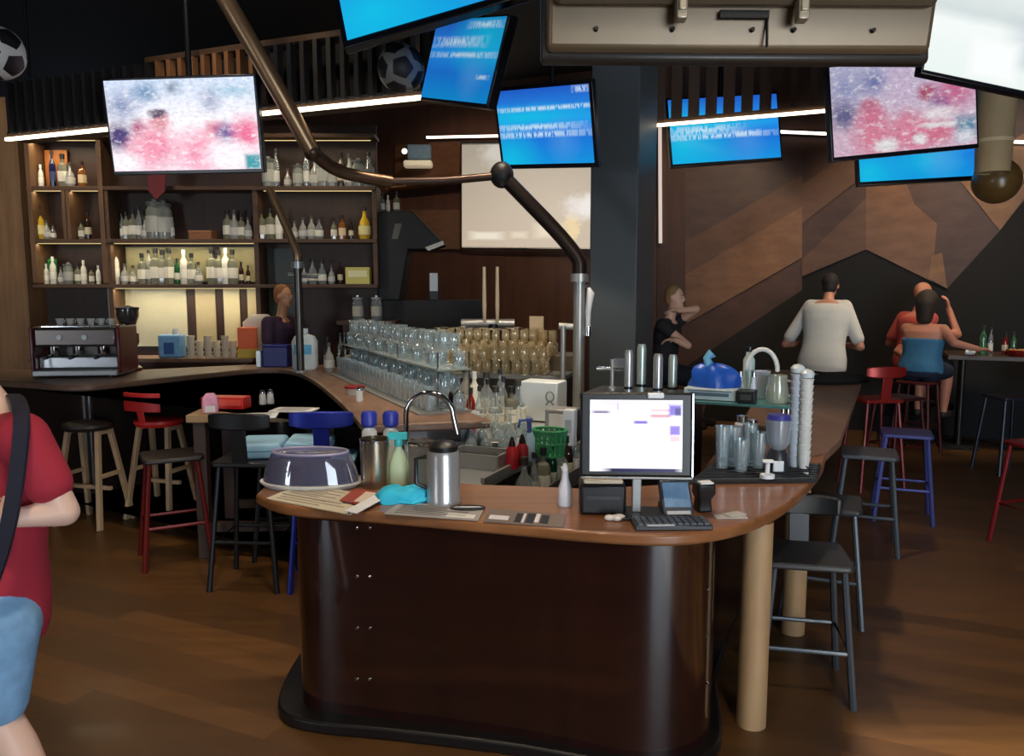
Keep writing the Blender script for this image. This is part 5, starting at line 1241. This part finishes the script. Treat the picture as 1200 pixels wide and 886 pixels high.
MB().loft(rings).build('bag_folds', M((36, 92, 196), .35, var=.25, scale=14), s_)
MB().tube([(-.02, 0, .11), (-.04, -.01, .17), (-.01, 0, .2)], [.03, .022, .03], 10).build('bag_neck', M((120, 190, 230), .4), s_)
q = hp_(.98, .02, HZ); s_ = thing('small_black_box', 'small black box on the glass shelf next to the white printed box', 'box', q, TH)
MB().box((0, 0, .035), (.1, .12, .07)).build('box_body', BLACK, s_, bevel=.006); MB().box((0, -.062, .035), (.06, .004, .03)).build('label', M((66, 70, 70), .4), s_)
q = hp_(.95, .3, HZ); s_ = thing('siphon_bottle', 'tall clear siphon bottle on the glass shelf', 'bottle', q, TH)
MB().lathe([(0, 0), (.035, 0), (.035, .22), (.02, .25), (.02, .27), (0, .27)]).build('bottle_body', M((190, 214, 206), .2, var=.1), s_); MB().lathe([(.022, .27), (.022, .3), (0, .3)]).build('cap', BLACK, s_)
q = hp_(1.03, .26, HZ); s_ = thing('white_pitcher', 'white pitcher with a tall arched handle on the glass shelf', 'pitcher', q, TH)
MB().lathe([(0, 0), (.05, 0), (.056, .02), (.045, .12), (.052, .16), (.048, .16), (.04, .12), (0, .02)]).build('pitcher_body', M((214, 220, 232), .3), s_)
MB().tube([Vector((.09*math.cos(a), 0, .16+.13*math.sin(a))) for a in [PI*i/12 for i in range(13)]], .014, 10).build('handle', M((216, 216, 214), .35), s_)
for i, (a_, b_) in enumerate(((.92, .17), (1.0, .14))):
    q = hp_(a_, b_, HZ); s_ = thing('white_cruet', ('slim white cruet nearer the blue bag on the glass shelf', 'slim white cruet nearer the glass jug on the glass shelf')[i], 'cruet', q)
    MB().lathe([(0, 0), (.024, 0), (.026, .05), (.012, .1), (.012, .14), (0, .14)]).build('cruet_body', M((216, 222, 234), .3), s_); MB().lathe([(.013, .135), (.01, .16), (0, .165)]).build('stopper', CHROME, s_)
q = hp_(1.14, .06, HZ); s_ = thing('glass_jug', 'round clear glass jug at the end of the glass shelf', 'jug', q)
MB().lathe([(0, 0), (.05, 0), (.062, .03), (.06, .09), (.05, .13), (.056, .16), (.053, .16), (.047, .13), (.056, .09), (.05, .01), (0, .006)]).build('jug_body', GLASS((226, 230, 216), .3), s_)
MB().tube([(.055, 0, .13), (.1, 0, .12), (.1, 0, .05), (.06, 0, .04)], .008, 8).build('handle', GLASS((226, 230, 216), .3), s_)
# under the glass shelf on the island worktop
tm = [cz(806, 568), cz(958, 566), cz(962, 546), cz(838, 544)]
c = sum(tm, Vector())/4; s_ = thing('rubber_mat', 'black ribbed rubber mat under the glasses beside the monitor', 'mat', (c.x, c.y, CZ))
MB().slab([p-c for p in tm], (0, 0, .012)).build('mat_base', BLACKMAT, s_)
m = MB()
for i in range(7):
    f = (i+.5)/7; a_ = tm[0]*(1-f)+tm[3]*f-c; b_ = tm[1]*(1-f)+tm[2]*f-c; m.bar(a_*.95+UP*.015, b_*.95+UP*.015, .008, .006)
m.build('ribs', BLACK, s_)
MZ = CZ+.0185
for i, (u, v, hh) in enumerate(((846, 548, .2), (858, 546, .19), (868, 552, .15), (878, 545, .2), (889, 548, .17))):
    q = P(u, v, z=MZ); s_ = bpy.data.objects.new('highball_glass', TM1); C.objects.link(s_); s_.location = q; s_.scale = (.95, .95, hh/.15)
    tag(s_, f'{ORD[i]} tall clear glass from the monitor on the black rubber mat', 'glass', 'tall glasses on the rubber mat')
for i, (u, v, hh) in enumerate(((872, 540, .22), (884, 540, .2), (856, 538, .15))):
    q = P(u, v, z=CZ); s_ = thing('white_canister', f'{ORD[i]} white canister behind the tall glasses under the glass shelf', 'canister', q+Vector((0, .06, 0)))
    MB().lathe([(0, 0), (.034, 0), (.035, hh*.8), (.025, hh*.85), (0, hh*.85)]).build('canister_body', (M((206, 210, 222), .35), M((190, 196, 196), .25, .5))[i % 2], s_); MB().lathe([(.026, hh*.85), (.027, hh), (0, hh)]).build('lid', CHROME, s_)
q = P(912, 552, z=MZ); s_ = thing('blender', 'small bar blender with a clear jug and a white front on the rubber mat', 'blender', q+Vector((0, .02, 0)))
MB().lathe([(0, 0), (.055, 0), (.055, .015), (.045, .08), (.035, .1), (0, .1)]).build('motor_base', M((60, 62, 66), .35, .4), s_); MB().box((-.012, -.055, .03), (.05, .01, .05)).build('white_switch', WHITE, s_, bevel=.006)
MB().lathe([(.03, .1), (.05, .13), (.058, .24), (.055, .24), (.046, .13), (.02, .105)]).build('blender_jug', GLASS((214, 222, 230), .3), s_); MB().lathe([(.056, .24), (.05, .262), (0, .27)]).build('lid', M((66, 66, 150), .35), s_)
q = P(899, 560, z=MZ); s_ = thing('white_tamper', 'white T shaped tamper standing on the rubber mat', 'tamper', q)
MB().lathe([(0, 0), (.032, 0), (.032, .016), (.01, .022), (.01, .07), (.0, .072)]).build('tamper_stem', M((232, 236, 240), .35), s_); MB().box((0, 0, .076), (.05, .022, .014)).build('grip', WHITE, s_, bevel=.004)
for i, (u, v, hh) in enumerate(((933, 548, .42), (944, 550, .4))):
    q = P(u, v, z=MZ); s_ = thing('cup_dispenser', ('tall stack of white cups nearer the blender', 'tall stack of white cups at the outer edge of the rubber mat')[i], 'cup stack', q+Vector((0, .03, 0)))
    m = MB(); n = 13
    for j in range(n): m.lathe([(.0, hh*j/n), (.022, hh*j/n), (.031, hh*j/n+.05), (.033, hh*j/n+.052), (.033, hh*j/n+.056), (.02, hh*j/n+.02), (0, hh*j/n+.02)], n=16)
    m.build('cups', (M((206, 214, 222), .4), M((232, 232, 224), .4))[i], s_)
    MB().lathe([(0, hh+.03), (.03, hh+.03), (.034, hh+.05), (.02, hh+.065), (0, hh+.07)]).build('top_lid', M((214, 224, 226), .35), s_)
q = P(945, 560, z=CZ); s_ = thing('small_clip', 'small steel clip at the rim of the island worktop', 'clip', P(956, 562, z=CZ)+Vector((-.03, .02, 0)))
MB().box((0, 0, .012), (.03, .05, .024)).build('clip_body', CHROME, s_, bevel=.004); MB().tube([(0, -.02, .024), (0, -.02, .05), (0, .02, .05)], .004, 6).build('clip_arm', BLACK, s_)
# dark handbag on the far end of the island
q = P(955, 438, z=CZ); s_ = thing('black_bag', 'flat black bag lying on the far end of the island worktop', 'bag', P(985, 449, z=CZ), .3)
MB().loft([ell(.3, .1, 0), ell(.32, .12, .03), ell(.26, .09, .08), ell(.15, .05, .1)]).build('bag_body', BLACKMAT, s_); MB().tube([(-.15, 0, .09), (-.2, .1, .1), (-.05, .14, .06), (.1, .08, .06)], .01, 8).build('bag_strap', BLACK, s_)

# ------------------------------------------------------------------ people
def remesh(mb, name, mat, parent, vox, smooth=6, fac=.5):
    me = bpy.data.meshes.new('tmp'); me.from_pydata(mb.v, [], mb.f); me.update()
    o = bpy.data.objects.new('tmp', me); C.objects.link(o)
    r = o.modifiers.new('r', 'REMESH'); r.mode = 'VOXEL'; r.voxel_size = vox
    s = o.modifiers.new('s', 'SMOOTH'); s.factor = fac; s.iterations = smooth
    dg = bpy.context.evaluated_depsgraph_get()
    out = bpy.data.meshes.new_from_object(o.evaluated_get(dg))
    bpy.data.objects.remove(o); bpy.data.meshes.remove(me)
    out.name = name; out.materials.clear(); out.materials.append(mat)
    for p in out.polygons: p.use_smooth = True
    ob = bpy.data.objects.new(name, out); C.objects.link(ob); ob.parent = parent
    return ob
def capsule(m, a, b, r0, r1):
    a = Vector(a); b = Vector(b)
    m.tube([a, b], [r0, r1], 14); m.ball(a, r0, 14, 9); m.ball(b, r1, 14, 9)
def hand(m, w, d, n, side, k=1.0, curl=.5):
    """w wrist, d direction of the fingers, n palm normal (towards the palm), side: thumb direction"""
    d = Vector(d).normalized(); n = (Vector(n)-d*Vector(n).dot(d)).normalized(); s = d.cross(n)*side
    R = Matrix((s, d, n)).transposed()
    m.ball(w+d*.045*k, (.039*k, .055*k, .016*k), 14, 9, R)
    for i, (off, L) in enumerate(((.028, .072), (.010, .08), (-.009, .075), (-.027, .06))):
        a = w + d*.085*k + s*off*k
        c1, c2 = curl*(.7+.1*i), curl*(1.5+.1*i)
        b = a + (d*math.cos(c1)+n*math.sin(c1))*L*.52*k; c = b + (d*math.cos(c2)+n*math.sin(c2))*L*.48*k
        capsule(m, a, b, .0095*k, .0088*k); capsule(m, b, c, .0088*k, .0075*k)
    a = w + d*.02*k + s*.026*k; b = a + (s*.75+d*.6+n*.25).normalized()*.042*k; c = b + (s*.2+d*.9+n*.45).normalized()*.032*k
    capsule(m, a, b, .0125*k, .0105*k); capsule(m, b, c, .0105*k, .0085*k)
def torso_rings(J, grow=0.0, lo=-.2, hi=1.03, k=1.0):
    pel, ch = Vector(J['pelvis']), Vector(J['chest'])
    up = (ch-pel); hs = (Vector(J['hipR'])-Vector(J['hipL'])).normalized(); ss = (Vector(J['shR'])-Vector(J['shL'])).normalized()
    prof = [(-.2, .13, .10), (-.08, .168, .118), (.08, .168, .118), (.3, .145, .104), (.5, .146, .106), (.7, .165, .116), (.86, .175, .112), (.96, .15, .09), (1.03, .085, .068)]
    sh = J.get('wide', 1.0)
    rings = []
    for f, rx, ry in prof:
        if f < lo-.001 or f > hi+.001: continue
        c = pel + up*f + Vector(J.get('bow', (0, 0, 0)))*math.sin(max(0, min(1, f))*PI)
        s = (hs*(1-max(0, min(1, f))) + ss*max(0, min(1, f))).normalized(); fr = UP.cross(s)
        fr = up.normalized().cross(s).normalized()
        rings.append([c + s*(rx*k*sh+grow)*math.cos(a) + fr*(ry*k+grow)*math.sin(a) for a in [2*PI*i/24 for i in range(24)]])
    return rings
def figure(name, label, J, skin, shirt=None, pants=None, hair=None, shoes=None, vox=.011, k=1.0, sleeve=.55, legcut=.6, bare=False, hands=None, tank=False, hairlong=0, face=True):
    root = thing('person', label, 'person', (J['pelvis'][0], J['pelvis'][1], J.get('ground', 0)))
    o = Vector(root.location); G = {a: (Vector(b)-o if a not in ('face', 'wide', 'bow', 'ground', 'lean') else b) for a, b in J.items()}
    J = G
    m = MB(); m.loft(torso_rings(J, k=k))
    capsule(m, J['chest'], J['neck'], .06*k, .052*k); capsule(m, J['shL'], J['shR'], .055*k, .055*k)
    capsule(m, J['neck'], Vector(J['head'])-UP*.03, .052*k, .055*k)
    for s in 'LR':
        capsule(m, J['sh'+s], J['el'+s], .054*k, .041*k); capsule(m, J['el'+s], J['wr'+s], .041*k, .028*k)
        capsule(m, J['hip'+s], J['kn'+s], .09*k, .056*k)
        kn, an = Vector(J['kn'+s]), Vector(J['an'+s]); cf = kn*.68+an*.32
        capsule(m, kn, cf, .054*k, .058*k); capsule(m, cf, an, .058*k, .036*k)
        fd = Vector(J.get('foot'+s, an+Vector((0, -.15, -.04))))
        capsule(m, an-UP*.03, fd, .036*k, .03*k)
        hd, hn, hc = (hands or {}).get(s, (Vector(J['wr'+s])-Vector(J['el'+s]), Vector((0, 0, -1)), .6))
        hand(m, Vector(J['wr'+s]), hd, hn, 1 if s == 'R' else -1, k, hc)
    H = Vector(J['head']); F = Vector(J['face']).normalized(); Sd = F.cross(UP).normalized(); U2 = Sd.cross(F)
    Rh = Matrix((Sd, F, U2)).transposed()
    hl = lambda x, y, z: H + Rh @ Vector((x*k, y*k, z*k))
    m.ball(hl(0, -.012, .03), (.076*k, .096*k, .095*k), 18, 12, Rh); m.ball(hl(0, .022, -.045), (.058*k, .068*k, .066*k), 14, 10, Rh)
    m.ball(hl(0, .066, -.085), (.026*k, .02*k, .02*k), 10, 7, Rh)
    m.loft([[hl(-.008, .085, .03), hl(.008, .085, .03), hl(.006, .07, .03), hl(-.006, .07, .03)], [hl(-.016, .112, -.02), hl(.016, .112, -.02), hl(.016, .07, -.024), hl(-.016, .07, -.024)]])
    for s in (-1, 1): m.ball(hl(s*.078, -.012, .005), (.01*k, .02*k, .032*k), 10, 7, Rh)
    remesh(m, 'body', skin, root, vox, 5)
    if face:
        for s in (-1, 1):
            e = MB().ball(hl(s*.03, .078, .012), .0115*k, 10, 7).build('eye', M((236, 232, 226), .3), root); MB().ball(hl(s*.03, .0865, .012), .006*k, 8, 6).build('iris', M((44, 34, 28), .2), e)
            MB().bar(hl(s*.014, .09, .033), hl(s*.047, .08, .034), .007*k, .006*k).build('eyebrow', hair or M((70, 54, 44), .7), root)
        MB().ball(hl(0, .084, -.05), (.024*k, .008*k, .006*k), 10, 7, Rh).build('mouth', M((150, 78, 72), .5), root)
    if shirt:
        m = MB(); m.loft(torso_rings(J, .022, -.2 if not tank else -.08, .96 if not tank else .78, k=k))
        if not tank:
            capsule(m, J['shL'], J['shR'], .07*k, .07*k)
            for s in 'LR':
                a, b = Vector(J['sh'+s]), Vector(J['el'+s]); capsule(m, a, a+(b-a)*sleeve, .072*k, .066*k)
        else:
            a, b = Vector(J['chest']), Vector(J['pelvis'])
        remesh(m, 'shirt', shirt, root, .014, 6)
    if pants:
        m = MB(); m.loft(torso_rings(J, .018, -.2, .3, k=k))
        for s in 'LR':
            a, b = Vector(J['hip'+s]), Vector(J['kn'+s]); an = Vector(J['an'+s])
            if legcut <= 1: capsule(m, a, a+(b-a)*legcut, .115*k, .098*k-.02*legcut)
            else: capsule(m, a, b, .112*k, .078*k); capsule(m, b, b+(an-b)*(legcut-1), .078*k, .062*k)
        remesh(m, 'trousers' if legcut > 1 else 'shorts', pants, root, .015, 6)
    if hair:
        m = MB(); m.ball(hl(0, -.03, .052), (.084*k, .092*k, .092*k), 18, 12, Rh)
        m.ball(hl(0, -.06, .0), (.074*k, .06*k, .075*k), 14, 10, Rh)
        if hairlong:
            m.ball(hl(0, -.045, .03), (.105*k, .1*k, .11*k), 18, 12, Rh)
            capsule(m, hl(0, -.065, 0), hl(0, -.08, -hairlong), .1*k, .075*k)
        remesh(m, 'hair', hair, root, .012, 4)
    if shoes:
        for s in 'LR':
            an = Vector(J['an'+s]); fd = Vector(J.get('foot'+s, an+Vector((0, -.15, -.04))))
            m = MB(); capsule(m, an-UP*.04, fd, .046*k, .042*k); remesh(m, 'shoe', shoes, root, .014, 4)
    return root, hl

DENIM = M((126, 168, 206), .8, var=.3, scale=24); NAVY = M((26, 30, 44), .8)
# person walking past, cut by the photo edge
t0 = 2.33
pj = lambda u, v, dt=0: P(u, v, t=t0+dt)
W_ = {'pelvis': pj(-2, 712), 'chest': pj(2, 494), 'neck': pj(-20, 462), 'head': pj(-52, 412), 'face': (-.94, .1, -.12), 'wide': .92,
      'hipL': pj(-4, 735, -.09), 'hipR': pj(-6, 735, .09), 'shL': pj(26, 512, -.13), 'shR': pj(-6, 506, .14),
      'elL': pj(76, 600, -.1), 'wrL': pj(12, 604, -.16), 'elR': pj(-60, 610, .14), 'wrR': pj(-110, 600, .06),
      'knL': pj(-2, 838, -.07), 'anL': pj(66, 960, -.05), 'knR': pj(-60, 860, .1), 'anR': pj(-66, 1040, .12)}
W_['wrL'] = pj(16, 607, -.17)
ga = W_['anL']; gr_ = W_['anR']
W_['footL'] = ga + Vector((-.08, 0, -.13)); W_['anR'] = Vector((gr_.x, gr_.y, .09)); W_['footR'] = Vector((gr_.x-.16, gr_.y, .035))
wp, hl = figure('person', 'person in a dark red t-shirt and denim shorts walking past at the photo edge', W_, M((226, 186, 166), .5, var=.05), M((166, 38, 56), .85, var=.1), DENIM, M((46, 34, 28), .7), M((200, 200, 200), .6), vox=.0085, sleeve=.62, legcut=.84,
       hands={'L': ((-.95, -.1, .1), (0, .6, -.5), .8), 'R': ((-.9, .1, .2), (0, 0, -1), .5)})
o = Vector(wp.location)
st_ = [pj(13, 462, .02), pj(20, 468, -.12), pj(25, 490, -.235), pj(20, 545, -.245), pj(12, 600, -.245), pj(0, 650, -.235), pj(-14, 690, -.22)]
st_ = [p-o for p in smooth_poly(st_, 2)]
m = MB(); m.loft([[p+Vector((-.02, -.0, 0)), p+Vector((.02, -.0, 0)), p+Vector((.02, .012, 0)), p+Vector((-.02, .012, 0))] for p in st_]); m.build('bag_strap', M((32, 30, 46), .7), wp)
def seated(prefix, u, t_, top_v, faceang, label, skin, shirt, pants, hair, lean=0.0, elbows=None, seat=.78, k=1.0, stool=None, hands=None, **kw):
    """someone on a high stool at (u, depth t_) with the crown of the head at top_v, looking along faceang"""
    c = P(u, 443, t=t_); c = Vector((c.x, c.y, 0)); f = Vector((math.cos(faceang), math.sin(faceang), 0)); s = Vector((f.y, -f.x, 0))
    topz = P(u, top_v, t=t_).z
    B = lambda x, y, z: c + s*x + f*y + UP*z
    hz = topz-.105; cz_ = hz-kw.pop('drop', .235)
    J = {'pelvis': B(0, 0, seat+.1), 'chest': B(0, lean, cz_), 'neck': B(0, lean*1.15+.02, cz_+.09), 'head': B(0, lean*1.35+.05, hz), 'face': f,
         'hipL': B(-.09, .02, seat+.08), 'hipR': B(.09, .02, seat+.08), 'shL': B(-.185, lean, cz_-.035), 'shR': B(.185, lean, cz_-.035),
         'knL': B(-.13, .42, seat+.06), 'knR': B(.13, .42, seat+.06), 'anL': B(-.13, .36, seat-.37), 'anR': B(.13, .36, seat-.37),
         'footL': B(-.13, .5, seat-.42), 'footR': B(.13, .5, seat-.42)}
    J['wide'] = kw.pop('wide', 1.0)
    E_ = {'elL': B(-.27, lean+.1, cz_-.3), 'wrL': B(-.16, lean+.32, cz_-.32), 'elR': B(.27, lean+.1, cz_-.3), 'wrR': B(.16, lean+.32, cz_-.32)}
    J.update(E_)
    for a, b in (elbows or {}).items(): J[a] = B(*b) if isinstance(b, tuple) else b
    if kw.pop('ret', False): return J, B
    p = figure('person', label, J, skin, shirt, pants, hair, M((50, 44, 42), .6), k=k, hands=hands, **kw)
    if stool: metal_stool(stool[0], B(0, -.03, 0), faceang-PI/2, stool[1], stool[2], back=stool[3], z=seat-.02)
    return p[0]
HAIRB = M((52, 40, 32), .7, var=.25, scale=40); HAIRD = M((38, 32, 30), .7, var=.25, scale=40)
# man in white from behind
cB = 8.9
seated('a', 962, cB, 325, PI/2-.55, 'person in a white t-shirt seated with their back to us beyond the island', SKIN2, M((214, 212, 206), .8, var=.06), NAVY, HAIRD, lean=.22, seat=.8, wide=1.3, drop=.19,
       elbows={'elL': (-.44, .16, 1.1), 'wrL': (-.22, .42, 1.1), 'elR': (.38, .14, 1.1), 'wrR': (.2, .4, 1.1)}, k=1.12, sleeve=.8, legcut=1.6, stool=('dark stool under the person in the white t-shirt', BLK, DKSEAT, False))
# person with a raised forearm, seen past the column
seated('b', 777, 8.3, 338, -PI/2+1.0, 'fair haired person in a dark top resting the head on a hand', M((226, 178, 152), .5, var=.05), M((34, 32, 38), .8), NAVY, M((150, 116, 78), .7, var=.2, scale=40), lean=.05, seat=.78,
       elbows={'elL': P(816, 362, t=8.15), 'wrL': P(795, 364, t=8.1), 'elR': P(806, 405, t=8.0), 'wrR': P(790, 398, t=7.95)}, hands={'L': ((-.9, -.1, .1), (0, 0, -1), .7), 'R': ((-.9, -.2, 0), (0, 0, -1), .6)}, sleeve=.3, legcut=1.6, stool=('dark stool under the fair haired person', BLK, DKSEAT, False))
# couple at the dark high table
seated('c', 1078, 8.35, 344, .75, 'dark haired person in a blue vest top seated at the dark high table', M((206, 136, 110), .5, var=.05), M((70, 130, 168), .8, var=.25, scale=16), M((36, 44, 66), .8), HAIRB, lean=.05, seat=.8, wide=1.12, k=1.08,
       elbows={'elR': P(1118, 402, t=8.05), 'wrR': P(1146, 409, t=8.0), 'elL': P(1122, 392, t=8.6), 'wrL': P(1112, 362, t=8.65)}, hands={'R': ((.9, .0, -.05), (0, 0, -1), .4), 'L': ((-.2, 0, 1), (-.5, .3, 0), .6)}, tank=True, legcut=.9, hairlong=.14, stool=('dark red stool under the person in the blue vest top', M((84, 26, 28), .4, .3), M((90, 28, 28), .4), False))
seated('d', 1066, 8.95, 334, .35, 'bald person in a salmon pink top sitting behind the one in the blue vest', M((200, 132, 104), .45, var=.05), M((196, 84, 78), .8), M((60, 54, 60), .8), None, lean=.06, seat=.82,
       elbows={'elL': (-.30, -.02, 1.12), 'wrL': (-.18, .3, 1.14), 'elR': P(1052, 412, t=8.75), 'wrR': P(1070, 424, t=8.6)}, sleeve=.75, legcut=.9, k=1.1, wide=1.1, stool=('dark stool under the bald person', BLK, DKSEAT, False))
# barkeeper behind the back bar
def standing(u, t_, top_v, faceang, label, skin, shirt, pants, hair, k=.95):
    c = P(u, 443, t=t_); c = Vector((c.x, c.y, 0)); f = Vector((math.cos(faceang), math.sin(faceang), 0)); s = Vector((f.y, -f.x, 0))
    tz = P(u, top_v, t=t_).z; q = tz/1.75
    B = lambda x, y, z: c + s*x*q + f*y*q + UP*z*q
    J = {'pelvis': B(0, 0, .95), 'chest': B(0, .02, 1.42), 'neck': B(0, .04, 1.51), 'head': B(0, .07, 1.645), 'face': f, 'hipL': B(-.09, 0, .92), 'hipR': B(.09, 0, .92), 'shL': B(-.18, .02, 1.4), 'shR': B(.18, .02, 1.4),
         'elL': B(-.22, .04, 1.12), 'wrL': B(-.14, .26, 1.1), 'elR': B(.22, .04, 1.12), 'wrR': B(.14, .26, 1.08), 'knL': B(-.1, .03, .5), 'knR': B(.1, .03, .5), 'anL': B(-.1, 0, .09), 'anR': B(.1, 0, .09), 'footL': B(-.1, .14, .04), 'footR': B(.1, .14, .04)}
    return figure('person', label, J, skin, shirt, pants, hair, M((30, 28, 28), .6), k=k, sleeve=.6, legcut=1.7)[0]
standing(330, 7.98, 336, -PI/2+1.1, 'barkeeper in a dark purple top standing behind the bar by the thin bronze pipe', M((206, 146, 106), .5), M((58, 36, 58), .8), M((30, 30, 36), .8), M((150, 96, 54), .7), k=.95)

# ------------------------------------------------------------------ render look
S.view_settings.view_transform = 'Standard'
try: S.view_settings.look = 'None'
except Exception: pass
S.view_settings.gamma = 1.0
S.view_settings.use_curve_mapping = False
S.view_settings.exposure = 0.0
S.cycles.transparent_max_bounces = 24
S.cycles.max_bounces = 6
S.cycles.sample_clamp_indirect = 6.0
